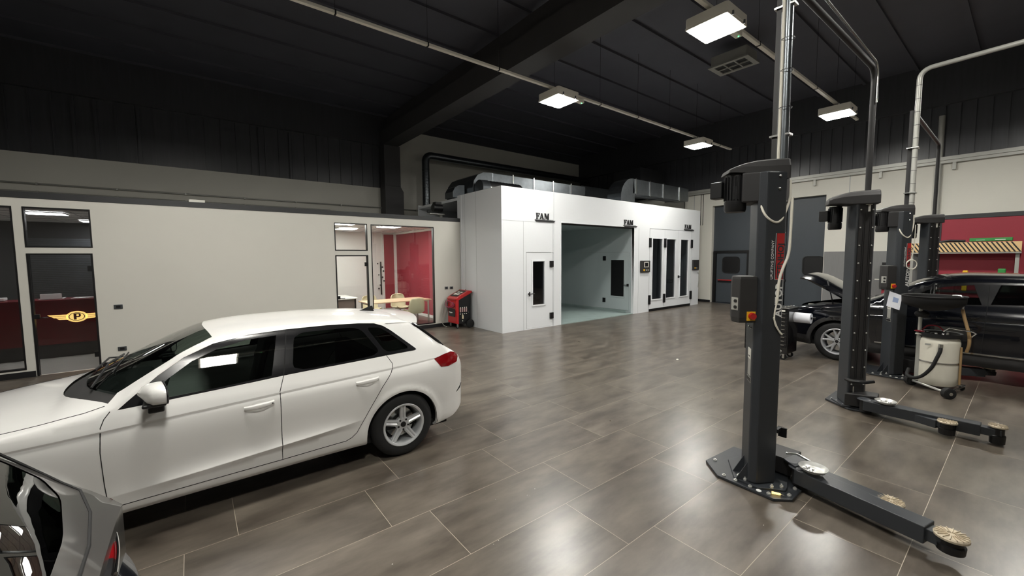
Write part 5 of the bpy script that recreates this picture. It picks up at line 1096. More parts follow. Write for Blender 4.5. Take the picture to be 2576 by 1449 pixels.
# ---- the black SUV on the second lift, bonnet raised
PS = dict(L=4.55, hw=0.92, belt=1.15, wheels=(0.88, 3.58), wr=0.36, wz=0.34, ar=0.425, tw=0.225, rimr=0.245, style='vee', rimmat=M['alloy_dark'], seat=2.25, uz=0.24, step=0.06,
    bw=[(0.2,.84),(.28,.88),(.36,.905),(.5,.905),(.7,.915),(.85,.92),(1.0,.912),(1.08,.895),(1.16,.865),(1.3,.80),(1.45,.735),(1.55,.69),(1.62,.63),(1.7,.5)],
    plan=[(0,.62),(.06,.76),(.16,.86),(.3,.92),(.5,.965),(.8,.99),(1.2,1),(3.5,1),(3.9,.985),(4.2,.95),(4.4,.90),(4.55,.80)],
    zb=[(0,.34),(.2,.25),(.6,.24),(4.1,.26),(4.3,.32),(4.55,.42)],
    zr=[(0,.72),(.05,.82),(.15,.90),(.35,.965),(.8,1.04),(1.2,1.095),(1.32,1.13),(1.5,1.24),(1.75,1.40),(1.95,1.50),(2.2,1.56),(2.6,1.59),(3.3,1.59),(3.8,1.56),(4.1,1.52),(4.22,1.46),(4.35,1.2),(4.5,1.02),(4.55,.95)],
    zc=[(0,.80),(.05,.90),(.15,.98),(.35,1.04),(.8,1.11),(1.12,1.15),(1.3,1.23),(1.6,1.41),(1.9,1.57),(2.1,1.635),(2.5,1.675),(3.3,1.67),(3.9,1.63),(4.15,1.59),(4.22,1.52),(4.35,1.25),(4.5,1.05),(4.55,.98)],
    crease=(0.93, 0.02), low=None, ca=0.012,
    dlo=[(1.50,1.125),(1.60,1.20),(1.80,1.335),(1.98,1.43),(2.2,1.50),(2.5,1.535),(3.0,1.54),(3.5,1.53),(3.9,1.48),(4.08,1.42),(4.12,1.37),(3.95,1.28),(3.6,1.235),(3.0,1.20),(2.3,1.165),(1.8,1.14)],
    glass=[[(1.80,1.165),(1.86,1.28),(2.02,1.39),(2.25,1.46),(2.53,1.495),(2.63,1.20),(2.2,1.18)], [(2.80,1.505),(3.2,1.51),(3.42,1.50),(3.52,1.26),(3.1,1.228),(2.72,1.212)], rnd([(3.55,1.485),(3.85,1.44),(4.0,1.38),(3.64,1.285)],1)],
    doors=[[(1.49,1.12),(1.44,1.0),(1.43,.6),(1.46,.42),(2.66,.42),(2.68,.9),(2.69,1.19),(2.3,1.165),(1.8,1.14)],[(2.661,.42),(3.25,.44),(3.42,.66),(3.62,.88),(3.66,1.10),(3.60,1.235),(3.0,1.20),(2.691,1.19),(2.681,.9)]],
    seams=[[(1.49,1.12),(1.44,1.0),(1.43,.6),(1.46,.42),(2.66,.42)],[(2.69,1.50),(2.69,1.19),(2.68,.9),(2.66,.42),(3.25,.44),(3.42,.66),(3.62,.88),(3.66,1.10),(3.6,1.235)]],
    handles=[(2.42,2.62,1.0),(3.38,3.58,1.02)], mirror=(1.74,1.20),
    topglass=dict(ws=[(1.28,0),(1.29,.35),(1.36,.66),(1.5,.745),(1.8,.66),(2.05,.58),(2.06,.3),(2.06,0),(2.06,-.3),(2.05,-.58),(1.8,-.66),(1.5,-.745),(1.36,-.66),(1.29,-.35)], rw=[(4.24,-.55),(4.24,.55),(4.42,.62),(4.42,-.62)]),
    hood_hole=[(.22,-.62),(.16,-.35),(.14,0),(.16,.35),(.22,.62),(.5,.70),(1.12,.74),(1.16,.4),(1.17,0),(1.16,-.4),(1.12,-.74),(.5,-.70)],
    clad=lambda a, z: z < 0.42 or any(math.hypot(a-ws, z-0.34) < 0.50 and z < 0.80 for ws in (0.88, 3.58)),
    extra=[[(ws+.50*math.cos(t), .34+.50*math.sin(t)) for t in np.linspace(0, 2*PI, 49)[:-1]] for ws in (0.88, 3.58)]+[[(0.05,.42),(4.5,.42),(4.5,.1),(0.05,.1)]],
    lipmat=M['plastic'], glassmats={0: M['carglass'], 1: M['carglassdark'], 2: M['carglassdark'], 'ws': M['carglass'], 'rw': M['carglassdark']})
sroot, SC, sbody, semit, _, _ = car(PS, 'black SUV with raised bonnet standing between the farther lift posts', 'car', (10.355, 3.08, 0), -PI/2, M['carblack'], 'black_suv')
# raised bonnet, hinged at the scuttle
hinge = Vector((1.13, 0, 1.14)); ang = math.radians(39); mb = MB(); vs = []; us = np.linspace(0, 0.98, 9); vv = np.linspace(-1, 1, 13)
def hood_pt(u_, v_, lift=0.0):
    wd = 0.74-0.02*u_-0.30*max(0, u_-0.72)**1.2*1.2; a = 1.13-u_; y = v_*wd; z = SC.T(max(0.1, a), y)-1.14 + lift - 0.05*abs(v_)**6 - 0.35*max(0, u_-0.86)**1.3
    du = -(a-1.13); return (hinge.x - du*math.cos(ang) + z*math.sin(ang)*1.0, y, hinge.z + du*math.sin(ang) + z*math.cos(ang))
for lift in (0.0, -0.045):
    for u_ in us:
        for v_ in vv: vs.append(hood_pt(u_, v_*(1.0 if lift == 0 else 0.97), lift))
n = 13; m0 = len(us)*n
fs = [(i*n+j, (i+1)*n+j, (i+1)*n+j+1, i*n+j+1) for i in range(len(us)-1) for j in range(n-1)]
mb.add(vs, fs+[tuple(m0+k for k in f_[::-1]) for f_ in fs]+[(i*n, m0+i*n, m0+(i+1)*n, (i+1)*n) for i in range(len(us)-1)]+[(i*n+n-1, (i+1)*n+n-1, m0+(i+1)*n+n-1, m0+i*n+n-1) for i in range(len(us)-1)]+[((len(us)-1)*n+j, m0+(len(us)-1)*n+j, m0+(len(us)-1)*n+j+1, (len(us)-1)*n+j+1) for j in range(n-1)]+[(j, j+1, m0+j+1, m0+j) for j in range(n-1)], True)
bn = mk('bonnet', mb, M['carblack'], sroot)
mk('bonnet_strut', MB().cyl((0.75, -0.66, 1.02), (0.62, -0.60, 1.50), 0.01, 8), M['black'], sroot)
mk('engine', MB().box(0.30, 0.95, -0.35, 0.35, 0.55, 0.98), M['plastic'], sroot, bevel=0.04, seg=3)
mk('engine_bay', MB().box(0.18, 1.15, -0.66, 0.66, 0.35, 0.5).box(1.12, 1.16, -0.72, 0.72, 0.5, 1.08), M['rubber'], sroot)
mk('battery', MB().box(0.55, 0.8, -0.62, -0.42, 0.75, 0.97), M['dark'], sroot, bevel=0.01)
mk('coolant_cap', MB().cyl((0.35,-0.5,0.92),(0.35,-0.5,1.0),0.05,16), M['white_pl'], sroot)
mk('wing_cover', MB().box(0.5, 1.0, -0.66, -0.58, 1.0, 1.02), M['plastic'], sroot)
mk('headlamp', MB().tube([(0.10,-0.62,0.80),(0.22,-0.72,0.84),(0.42,-0.80,0.88)], [0.03,0.05,0.02], 10), M['chrome'], sroot)
mk('sill_glint', MB().box(1.42, 3.1, -0.925, -0.912, 0.435, 0.462), M['chrome'], sroot, bevel=0.004)  # chrome strip imitates the bright line reflected along the glossy sill
# ---- the dark hatchback whose tail fills the lower left corner
PD = dict(L=4.03, s0=2.3, cn=False, bulge=0.004, hw=0.875, belt=1.0, wheels=(0.8, 3.30), wr=0.32, wz=0.30, ar=0.37, tw=0.205, rimr=0.213, style='five', rimmat=M['alloy'], seat=2.0, step=0.045,
    bw=[(0.15,.78),(.25,.85),(.4,.865),(.6,.875),(.8,.872),(.92,.86),(1.0,.835),(1.1,.79),(1.2,.735),(1.3,.68),(1.38,.62),(1.5,.5)],
    plan=[(0,.7),(2.3,1),(3.2,1),(3.5,.99),(3.7,.975),(3.85,.945),(3.93,.91),(4.03,.83)],
    zb=[(0,.2),(3.8,.22),(4.03,.30)],
    zr=[(0,1),(2.3,1.40),(2.8,1.39),(3.1,1.365),(3.3,1.39),(3.46,1.375),(3.54,1.34),(3.64,1.26),(3.74,1.14),(3.82,1.04),(3.88,.985),(3.95,.93),(4.03,.875)],
    zc=[(0,1),(2.3,1.47),(2.8,1.455),(3.1,1.43),(3.3,1.45),(3.46,1.44),(3.54,1.40),(3.64,1.31),(3.74,1.20),(3.82,1.11),(3.88,1.045),(3.95,.97),(4.03,.90)],
    crease=(0.80, 0.03), low=None, ca=0.008,
    dlo=[(2.35,1.02),(2.35,1.33),(2.8,1.33),(3.05,1.30),(3.25,1.22),(3.42,1.10),(3.38,1.06)],
    glass=[[(2.32,1.03),(2.32,1.031),(2.321,1.031)],[(2.45,1.05),(2.45,1.30),(2.85,1.30),(2.98,1.06)],[(3.05,1.07),(2.98,1.28),(3.15,1.23),(3.34,1.10)]],
    doors=[[(2.31,.3),(2.32,.3),(2.32,.31)],[(2.33,.3),(2.8,.3),(2.92,.5),(3.05,.75),(3.08,1.02),(2.35,1.02)]],
    seams=[[(2.31,.3),(2.32,.3)],[(2.8,.3),(2.92,.5),(3.05,.75),(3.08,1.02)]], handles=None, mirror=None,
    lamp=[(3.80,.93),(3.999,.90),(3.999,.80),(3.88,.79)],
    topglass=dict(rw=rnd([(3.50,-0.60),(3.50,0.60),(3.70,0.70),(3.80,0.72),(3.87,0.60),(3.925,0.3),(3.935,0.0),(3.925,-0.3),(3.87,-0.60),(3.80,-0.72),(3.70,-0.70)],2)),
    glassmats={0: M['carglassdark'], 1: M['carglassdark'], 2: M['carglassdark'], 'rw': M['carglassdark']}, inside=False)
droot, DC, dbody, demit, dt_, dc_ = car(PD, 'dark grey hatchback seen from behind in the lower left corner', 'car', (-4.33, 1.78, 0), 0, M['cargrey'], 'dark_hatchback')
mk('cabin', MB().box(2.4, 3.7, -0.7, 0.7, 0.4, 0.9), M['interior'], droot)
mk('rear_seat', MB().box(2.9, 3.05, -0.6, 0.6, 0.9, 1.15), M['interior'], droot, bevel=0.03)
mk('tailgate_seam', MB().tube([(a, y, DC.T(a, y)+0.001) for a, y in dens([(3.46,.64),(3.62,.72),(3.80,.775),(3.90,.74),(3.955,.55),(3.985,.3),(3.99,0),(3.985,-.3),(3.955,-.55),(3.90,-.74),(3.80,-.775)], False, 0.05)], 0.006, 6), M['rubber'], dbody)
# band of lamps round the tail
yy = np.linspace(-0.74, 0.74, 31); pf = [(-.012,.868),(.022,.862),(.034,.84),(.03,.78),(0.0,.76)]
def tailx(y): return 4.03-0.13*(abs(y)/0.78)**3
def tailband(ya, yb, m_, name):
    ys_ = np.linspace(ya, yb, 16); vs = [(tailx(y)+dx, y, z) for y in ys_ for dx, z in pf]; k = len(pf)
    mk(name, MB().add(vs, [(i*k+j, i*k+j+1, (i+1)*k+j+1, (i+1)*k+j) for i in range(15) for j in range(k-1)]+[tuple(range(k)), tuple(range(15*k+k-1, 15*k-1, -1))], True), m_, droot)
tailband(0.30, 0.78, M['lampred'], 'tail_lamp'); tailband(-0.78, -0.30, M['lampred'], 'tail_lamp'); tailband(-0.30, 0.30, M['black_gloss'], 'tail_band')
mk('lamp_strip', MB().tube([(tailx(y)+0.034, y, .855) for y in np.linspace(0.2, 0.5, 8)], 0.006, 6), M['chrome'], droot)
mk('wiper', MB().tube([(3.84, 0.0, DC.T(3.84,0)+0.015),(3.80,-0.1,DC.T(3.8,-.1)+0.03),(3.78,-0.42,DC.T(3.78,-.42)+0.02)], 0.010, 8), M['black'], droot)
pb = [(3.90,0.30),(4.08,0.32),(4.14,0.42),(4.15,0.56),(4.12,0.66),(4.02,0.72),(3.90,0.72)]; k = len(pb)
vs = [(p-0.16*(abs(y)/0.84)**3, y, q) for y in np.linspace(-0.84, 0.84, 25) for p, q in pb]
mk('rear_bumper', MB().add(vs, [(i*k+j, i*k+(j+1)%k, (i+1)*k+(j+1)%k, (i+1)*k+j) for i in range(24) for j in range(k)]+[tuple(range(k)), tuple(range(24*k+k-1, 24*k-1, -1))], True), M['carblack'], droot)
# ================================================================ WORKSHOP THINGS
# oil drainer
t = thing('oil_drainer', 'oil drain trolley with white barrel, black pan and curved hose', 'oil drainer', (8.38, 0.78, 0))
c = (8.60, 0.79)
mk('barrel', MB().lathe([(0.0005,0.075),(0.19,0.075),(0.212,0.10),(0.218,0.20),(0.222,0.70),(0.215,0.745),(0.19,0.775),(0.0005,0.78)], (*c,0), 'z', 40), M['hpl'], t)
mk('band', MB().lathe([(0.221,0.405),(0.226,0.408),(0.226,0.425),(0.221,0.428)], (*c,0), 'z', 40), M['steel'], t)
mk('barrel_label', MB().lathe([(0.2235,0.665),(0.2235,0.69)], (*c,0), 'z', 60) if False else MB().box(-0.03,0.03,-0.001,0.001,0.665,0.69).xf(lambda a,b,z:(c[0]-0.2245+b+abs(a)*0.05, c[1]+0.09+a, z)), M['conduit'], t)
mk('tool_ring', MB().lathe([(0.20,0.775),(0.232,0.78),(0.236,0.84),(0.205,0.835),(0.20,0.775)], (*c,0), 'z', 40), M['rubber'], t)
ws_ = [(8.60, 1.04), (8.11, 0.64)]
ax0 = Vector((8.56, 1.055, 0.075)); ax1 = Vector((8.09, 0.62, 0.075)); d_ = (ax1-ax0).normalized()
mk('axle', MB().cyl(ax0, ax1, 0.016, 12), M['trayrim'], t)
for p_ in (ax0, ax1):
    w_ = mk('wheel', MB().tube([p_-d_*0.035, p_-d_*0.03, p_+d_*0.03, p_+d_*0.035], [0.060,0.075,0.075,0.060], 28), M['rubber'], t)
    mk('wheel_hub', MB().tube([p_-d_*0.045, p_+d_*0.045], [0.022,0.022], 14), M['steel'], t)
for x, y in ((8.78,0.54),(8.90,0.86)):
    k_ = mk('castor', MB().cyl((x-0.015,y,0.03),(x+0.015,y,0.03),0.03,16), M['rubber'], t); mk('castor_fork', MB().box(x-0.03,x+0.03,y-0.03,y+0.03,0.06,0.075), M['steel'], t)
mk('base_frame', MB().tube([(8.56,1.05,0.09),(8.90,0.90,0.06),(8.75,0.52,0.06),(8.12,0.62,0.09)], 0.012, 8), M['steel'], t)
px, py = 8.50, 0.99
mk('pole', MB().box(px-0.025,px+0.025,py-0.025,py+0.025,0.1,0.86), M['conduit'], t, bevel=0.004)
mk('pole', MB().box(px-0.02,px+0.02,py-0.125,py-0.085,0.1,0.80), M['conduit'], t, bevel=0.004)
mk('telescopic_pipe', MB().cyl((px,py,0.84),(px,py,1.22),0.022,14), M['conduit'], t)
mk('bracket_plate', MB().prism([(px-0.04,py+0.04),(px+0.05,py+0.03),(px+0.05,py-0.2),(px-0.10,py-0.20)],0.80,0.815), M['white_pl'], t)
mk('red_rag', MB().ball((px-0.01,py+0.0,0.845),0.05,12,(1.3,1.2,0.35)), M['maroon'], t)
mk('pump_head', MB().ball((px+0.02,py-0.01,1.10),0.07,12,(1,1.2,0.8)), M['rubber'], t)
mk('drain_pan', MB().lathe([(0.0005,1.16),(0.05,1.16),(0.10,1.17),(0.30,1.24),(0.335,1.28),(0.34,1.37),(0.35,1.375),(0.345,1.385),(0.33,1.375),(0.32,1.29),(0.28,1.26),(0.0005,1.20)], (px+0.0,py-0.12,0), 'z', 44, 1.0, 1.0), M['rubber'], t)
mk('suction_hose', MB().tube(smooth_pts([(c[0]-R_*math.cos(math.radians(t_)), c[1]+R_*math.sin(math.radians(t_)), z_) for t_, z_, R_ in ((-10,.66,.235),(-9,.60,.255),(-3,.50,.265),(8,.34,.27),(28,.20,.28),(50,.145,.30),(72,.16,.32),(88,.24,.30))]), 0.022, 12), M['rubber'], t)
mk('hose_coupling', MB().cyl((c[0]-.232,c[1]-.041,0.65),(c[0]-.230,c[1]-.041,0.70),0.026,14), M['steel'], t)
mk('delivery_pipe', MB().tube(smooth_pts([(8.610,0.690,1.385),(8.600,0.630,1.39),(8.585,0.595,1.37),(8.580,0.580,1.29),(8.580,0.580,1.18)]), 0.016, 12), M['steel'], t)
mk('brown_hose', MB().tube(smooth_pts([(8.580,0.580,1.20),(8.570,0.560,1.10),(8.560,0.530,0.98),(8.540,0.500,0.86),(8.530,0.490,0.72),(8.550,0.510,0.6)]), 0.019, 12), M['brown'], t)
mk('side_tube', MB().cyl((8.540,0.555,0.12),(8.540,0.560,0.66),0.013,10), M['brown'], t)
mk('handle', MB().tube([(8.600,0.750,0.86),(8.560,0.690,0.92),(8.480,0.470,0.905),(8.500,0.430,0.88),(8.560,0.490,0.80)], 0.010, 10), M['chrome'], t)
for k, (dx, dy, r_) in enumerate(((0.05,0.08,0.03),(-0.08,0.03,0.028),(0.0,-0.08,0.03),(0.09,-0.03,0.025),(-0.03,0.12,0.03),(-0.1,-0.09,0.022))): mk('probe', MB().lathe([(0.0005,0.03+0.02*(k%3)),(r_*0.6,0.03+0.02*(k%3)),(r_,0.0)], (c[0]+dx, c[1]+dy, 0.79), 'z', 12), M['steel' if k%2 else 'rubber'], t)
mk('coiled_probe', MB().tube(smooth_pts([(8.540,0.980,0.84),(8.530,0.910,0.93),(8.570,0.810,0.93),(8.620,0.750,0.86)]), 0.010, 8), M['maroon'], t)
# tool trolley and paper roll
t = thing('tool_trolley', 'black tool trolley with stacked drawers behind the nearest lift post', 'tool trolley', (8.95, 3.1, 0))
x0, x1, y0, y1 = 8.72, 9.22, 2.76, 3.52
mk('cabinet', MB().box(x0+0.01, x1, y0, y1, 0.12, 0.97), M['black_gloss'], t, bevel=0.012)
mk('worktop', MB().box(x0-0.01, x1+0.01, y0-0.01, y1+0.01, 0.97, 0.99), M['black'], t, bevel=0.004)
mk('tray_rim', MB().box(x0-0.01, x0+0.005, y0-0.01, y1+0.01, 0.985, 1.0), M['steel'], t)
for k in range(9):
    z = 0.24+0.074*k; d_ = mk('drawer', MB().box(x0-0.004, x0+0.01, y0+0.02, y1-0.02, z, z+0.067), M['black'], t, bevel=0.002); mk('drawer_handle', MB().box(x0-0.018, x0-0.004, y0+0.05, y1-0.05, z+0.048, z+0.060), M['steel'], d_)
mk('name_plate', MB().box(x0-0.006, x0+0.01, y0+0.06, y0+0.22, 0.925, 0.955), M['white_pl'], t)
mk('badge', MB().tube([(x0-0.002,y0+0.26,0.19),(x0-0.002,y0+0.11,0.19),(x0-0.002,y0+0.09,0.175),(x0-0.002,y0+0.10,0.155),(x0-0.002,y0+0.25,0.155),(x0-0.002,y0+0.22,0.172),(x0-0.002,y0+0.14,0.172)], 0.006, 6), M['conduit'], t)
for x in (x0+0.08, x1-0.08):
    for y in (y0+0.08, y1-0.08):
        k_ = mk('castor', MB().cyl((x-0.014,y,0.05),(x+0.014,y,0.05),0.05,18), M['rubber'], t); mk('castor_fork', MB().box(x-0.025,x-0.016,y-0.02,y+0.02,0.03,0.12).box(x+0.016,x+0.025,y-0.02,y+0.02,0.03,0.12), M['steel'], t)
rng = random.Random(3)
for k in range(9):
    x, y = x0+0.06+0.4*rng.random(), y0+0.05+0.6*rng.random(); a = rng.random()*PI; l_ = 0.05+0.05*rng.random()
    o = mk('hand_tool', MB().tube([(x-l_*math.cos(a), y-l_*math.sin(a), 1.003), (x+l_*0.6*math.cos(a), y+l_*0.6*math.sin(a), 1.004), (x+l_*math.cos(a), y+l_*math.sin(a), 1.006)], [0.008,0.008,0.014], 8), M['steel'])
    tag(o, 'small metal hand tool lying among others on top of the black tool trolley', 'tool', 'hand tools on the trolley')
t = thing('paper_towel_roll', 'white paper towel roll hung on the side of the tool trolley', 'paper roll', (8.95, 2.6, 0.8))
mk('roll', MB().lathe([(0.03,-0.14),(0.095,-0.14),(0.095,0.14),(0.03,0.14)], (9.06, 2.64, 0.80), 'y', 30).xf(lambda a,b,z:(a, b, z)), M['paper'], t)
mk('core', MB().cyl((9.15,2.455,0.80),(9.15,2.75,0.80),0.028,16), M['black'], t)
# refrigerant service machine in the corner
t = thing('service_machine', 'red and black wheeled service machine in the corner beside the booth', 'machine', (5.97, 10.0, 0))
x0, x1, y0, y1 = 5.76, 6.22, 9.82, 10.30
def yz(p, q, h): return (h, p, q)
mk('black_body', MB().prism([(5.80,0.13),(6.20,0.11),(6.22,0.98),(5.80,0.80)], y0, y1-0.02, lambda p,q,h:(p,h,q)), M['black'], t, bevel=0.01)
fp = mk('red_front', MB().prism([(x0-0.02,0.14),(x0+0.05,0.12),(x0+0.06,0.80),(x0-0.03,0.80),(x0-0.04,0.58),(x0-0.01,0.50)], y0-0.01, y1, lambda p,q,h:(p,h,q)), M['red'], t, bevel=0.01)
mk('red_lid', MB().prism([(x0-0.05,0.80),(x0-0.05,0.845),(x0+0.10,0.93),(x1-0.08,1.055),(x1+0.03,1.045),(x1+0.03,0.99),(x0+0.05,0.795)], y0-0.02, y1+0.01, lambda p,q,h:(p,h,q)), M['red'], t, bevel=0.012)
pn = mk('control_panel', MB().prism([(x0+0.03,0.897),(x0+0.06,0.915),(x1-0.12,1.043),(x1-0.12,1.028)], y0+0.05, y1-0.06, lambda p,q,h:(p,h,q)), M['black'], t)
for k in range(4): u_ = 0.09+0.13*(k//2); mk('gauge', MB().prism([(x0+u_,0.927+0.38*(u_-0.06)),(x0+u_+0.08,0.927+0.38*(u_+0.02)),(x0+u_+0.08,0.92+0.38*(u_+0.02)),(x0+u_,0.92+0.38*(u_-0.06))], y0+0.09+0.15*(k%2), y0+0.20+0.15*(k%2), lambda p,q,h:(p,h,q+0.004)), M['white_pl'], pn)
mk('lid_knob', MB().ball((x1-0.05, y0+0.2, 1.07), 0.015, 8), M['steel'], t)
mk('dark_panel', MB().box(x0-0.035, x0-0.01, y0+0.07, y1-0.06, 0.33, 0.56), M['plastic'], t, bevel=0.004)
mk('script_mark', MB().tube(smooth_pts([(x0-0.037,y1-0.11,0.46),(x0-0.037,y1-0.13,0.43),(x0-0.037,y1-0.15,0.455),(x0-0.037,y1-0.17,0.43),(x0-0.037,y1-0.19,0.45),(x0-0.037,y1-0.21,0.415),(x0-0.037,y1-0.225,0.45),(x0-0.037,y1-0.24,0.43),(x0-0.037,y1-0.27,0.45),(x0-0.037,y1-0.29,0.43)],3), 0.006, 6), M['whiteink'], t)
for k in range(4):
    x = x0+0.10+0.065*k
    b_ = mk('oil_bottle', MB().cyl((x, y0-0.02, 0.46), (x, y0-0.02, 0.57), 0.020, 12), mat('bottle_pink%d' % k, (190,160,158), 0.3), t); mk('bottle_cap', MB().cyl((x, y0-0.02, 0.57),(x, y0-0.02, 0.60), 0.014, 10), M['white_pl'], b_); mk('valve', MB().ball((x, y0-0.015, 0.41), 0.016, 8), M['white_pl'], t)
mk('small_bottle', MB().lathe([(0.0005,0),(0.024,0),(0.026,0.09),(0.012,0.11),(0.010,0.125),(0.0005,0.125)], (x0+0.17, y0-0.025, 0.27), 'z', 14), M['cream'], t)
mk('valve', MB().ball((x0+0.17, y0-0.015, 0.21), 0.016, 8), M['white_pl'], t)
for z in (0.43, 0.47): mk('port', MB().ball((x1-0.09, y0-0.005, z), 0.012, 8), M['steel'], t)
mk('rear_wheel', MB().lathe([(0.0005,-0.03),(0.09,-0.03),(0.12,-0.02),(0.12,0.02),(0.09,0.03),(0.0005,0.03)], (x1-0.06, y0-0.04, 0.12), 'y', 30), M['rubber'], t)
for y in (y0+0.04, y1-0.05):
    mk('castor', MB().cyl((x0+0.03,y-0.012,0.04),(x0+0.03,y+0.012,0.04),0.04,16), M['black'], t); mk('castor_fork', MB().box(x0+0.01,x0+0.05,y-0.022,y-0.014,0.03,0.13).box(x0+0.01,x0+0.05,y+0.014,y+0.022,0.03,0.13), M['steel'], t)
for k in range(3):
    pts = [(x0-0.07-0.02*k+0.03*math.cos(a*2), y0+0.24+0.20*math.cos(a)+0.02*k, 0.66+0.09*math.sin(a)+0.015*k) for a in np.linspace(0, 2*PI, 25)]
    mk('hose_coil', MB().tube(pts, 0.008, 8), M['magenta'] if k else M['black'], t)
tag(mk('service_cable', MB().tube(smooth_pts([(5.73,10.25,0.86),(5.66,10.33,0.72),(5.60,10.36,0.4),(5.57,10.36,0.2),(5.62,10.33,0.05),(5.7,10.28,0.012),(5.6,10.2,0.012)]), 0.009, 8), M['conduit']), 'pale grey cable hanging between the wall and the red machine', 'cable')
# sockets on the partition
for k, (x, z, l_) in enumerate(((-1.09,1.114,'upper wall socket on the office wall above the bonnet of the white car'), (-1.08,0.325,'lower wall socket on the office wall near the floor behind the white car'), (5.79,1.11,'left of the two wall sockets beside the red machine'), (5.955,1.105,'right of the two wall sockets beside the red machine'))):
    w_ = 0.06 if k < 2 else 0.055
    t = thing('wall_socket', l_, 'socket', (x, YP, z)); mk('cover_plate', MB().box(x-w_, x+w_, YP-0.012, YP, z-0.04, z+0.04), M['galv'], t, bevel=0.003); mk('insert', MB().box(x-w_*0.5, x+w_*0.5, YP-0.016, YP-0.012, z-0.022, z+0.022), M['black'], t)
# ================================================================ OFFICE FURNITURE
t = thing('reception_counter', 'maroon reception counter with a glowing winged logo behind the glass door', 'counter', (-2.4, 12.4, 0))
mk('front', MB().box(-5.2, -1.2, 12.18, 12.22, 0.28, 1.15), M['maroon'], t)
mk('plinth', MB().box(-5.15, -1.25, 12.24, 12.7, 0, 0.28), M['dark'], t)
mk('carcass', MB().box(-5.2, -1.2, 12.22, 12.75, 0.28, 1.13), M['maroon'], t)
mk('top', MB().box(-5.22, -1.18, 12.16, 12.8, 1.15, 1.185), M['maroon'], t, bevel=0.004)
lx, lz, ly = -1.90, 0.82, 12.168
def oval(cx, cz, rx, rz, n=28): return [(cx+rx*math.cos(2*PI*k/n), cz+rz*math.sin(2*PI*k/n)) for k in range(n)]
XZ = lambda p, q, h: (p, h, q)
lg = mk('logo_oval', MB().prism(oval(lx, lz, 0.155, 0.115), ly, 12.18, XZ), M['logo'], t)
mk('logo_ring', MB().prism(oval(lx, lz, 0.118, 0.085), ly-0.004, ly, XZ), M['maroon'], lg)
mk('logo_disc', MB().prism(oval(lx, lz, 0.106, 0.075), ly-0.006, ly-0.004, XZ), M['logo'], lg)
mk('logo_letter', MB().prism([(lx-0.045,lz-0.062),(lx-0.005,lz-0.062),(lx-0.005,lz+0.066),(lx-0.045,lz+0.066)], ly-0.010, ly-0.006, XZ).prism([(lx-0.02,lz+0.066),(lx+0.04,lz+0.066),(lx+0.058,lz+0.05),(lx+0.058,lz+0.005),(lx+0.04,lz-0.012),(lx-0.02,lz-0.012),(lx-0.02,lz+0.008),(lx+0.03,lz+0.008),(lx+0.03,lz+0.046),(lx-0.02,lz+0.046)], ly-0.010, ly-0.006, XZ), M['maroon'], lg)
for sg in (-1, 1):
    for k, (z0_, z1_, l_) in enumerate(((0.022,0.052,0.41),(-0.014,0.016,0.36),(-0.055,-0.020,0.29))):
        mk('logo_wing', MB().prism([(lx+sg*0.13,lz+z0_),(lx+sg*0.13,lz+z1_),(lx+sg*l_,lz+z1_+0.004),(lx+sg*(l_-0.035),lz+z0_+0.006)], ly, 12.18, XZ), M['logo'], lg)
tag(mk('laptop', MB().box(-2.42,-2.12,12.35,12.38,1.19,1.30).box(-2.45,-2.10,12.38,12.62,1.186,1.20), M['white'], bevel=0.003), 'bright white screen at the left on the maroon reception counter', 'screen')
tag(mk('paper_stack', MB().prism([(-1.98,12.25),(-1.72,12.25),(-1.68,12.5),(-1.94,12.5)],1.186,1.20), M['white']), 'white papers lying on the maroon counter right of the screen', 'papers')
tag(mk('desk_lamp_reflector', MB().box(-3.4,-2.9,12.4,12.6,1.19,1.25), M['white'], bevel=0.01), 'white object on the counter behind the leftmost window', 'box')
def table(name, label, x0, x1, y0, y1, z, m_top, frame=True):
    t = thing(name, label, 'table', ((x0+x1)/2, (y0+y1)/2, 0))
    mk('table_top', MB().box(x0, x1, y0, y1, z-0.028, z), m_top, t, bevel=0.003)
    for x in (x0+0.06, x1-0.10):
        for y in (y0+0.05, y1-0.09): mk('leg', MB().box(x, x+0.04, y, y+0.04, 0, z-0.028), M['steel'], t)
        mk('cross_bar', MB().box(x, x+0.04, y0+0.09, y1-0.09, z-0.075, z-0.03), M['steel'], t)
    return t
table('meeting_table', 'long pale wood table with steel legs behind the big window', 3.75, 5.62, 11.05, 11.95, 0.755, M['wood'])
dk_ = table('office_desk', 'white desk farther back in the meeting room behind the glass door', 2.2, 4.05, 12.9, 14.2, 0.76, M['white'])
mk_ = MB().box(2.25, 4.0, 12.95, 12.98, 0.15, 0.72); mk('desk_panel', mk_, M['officefloor'], dk_)
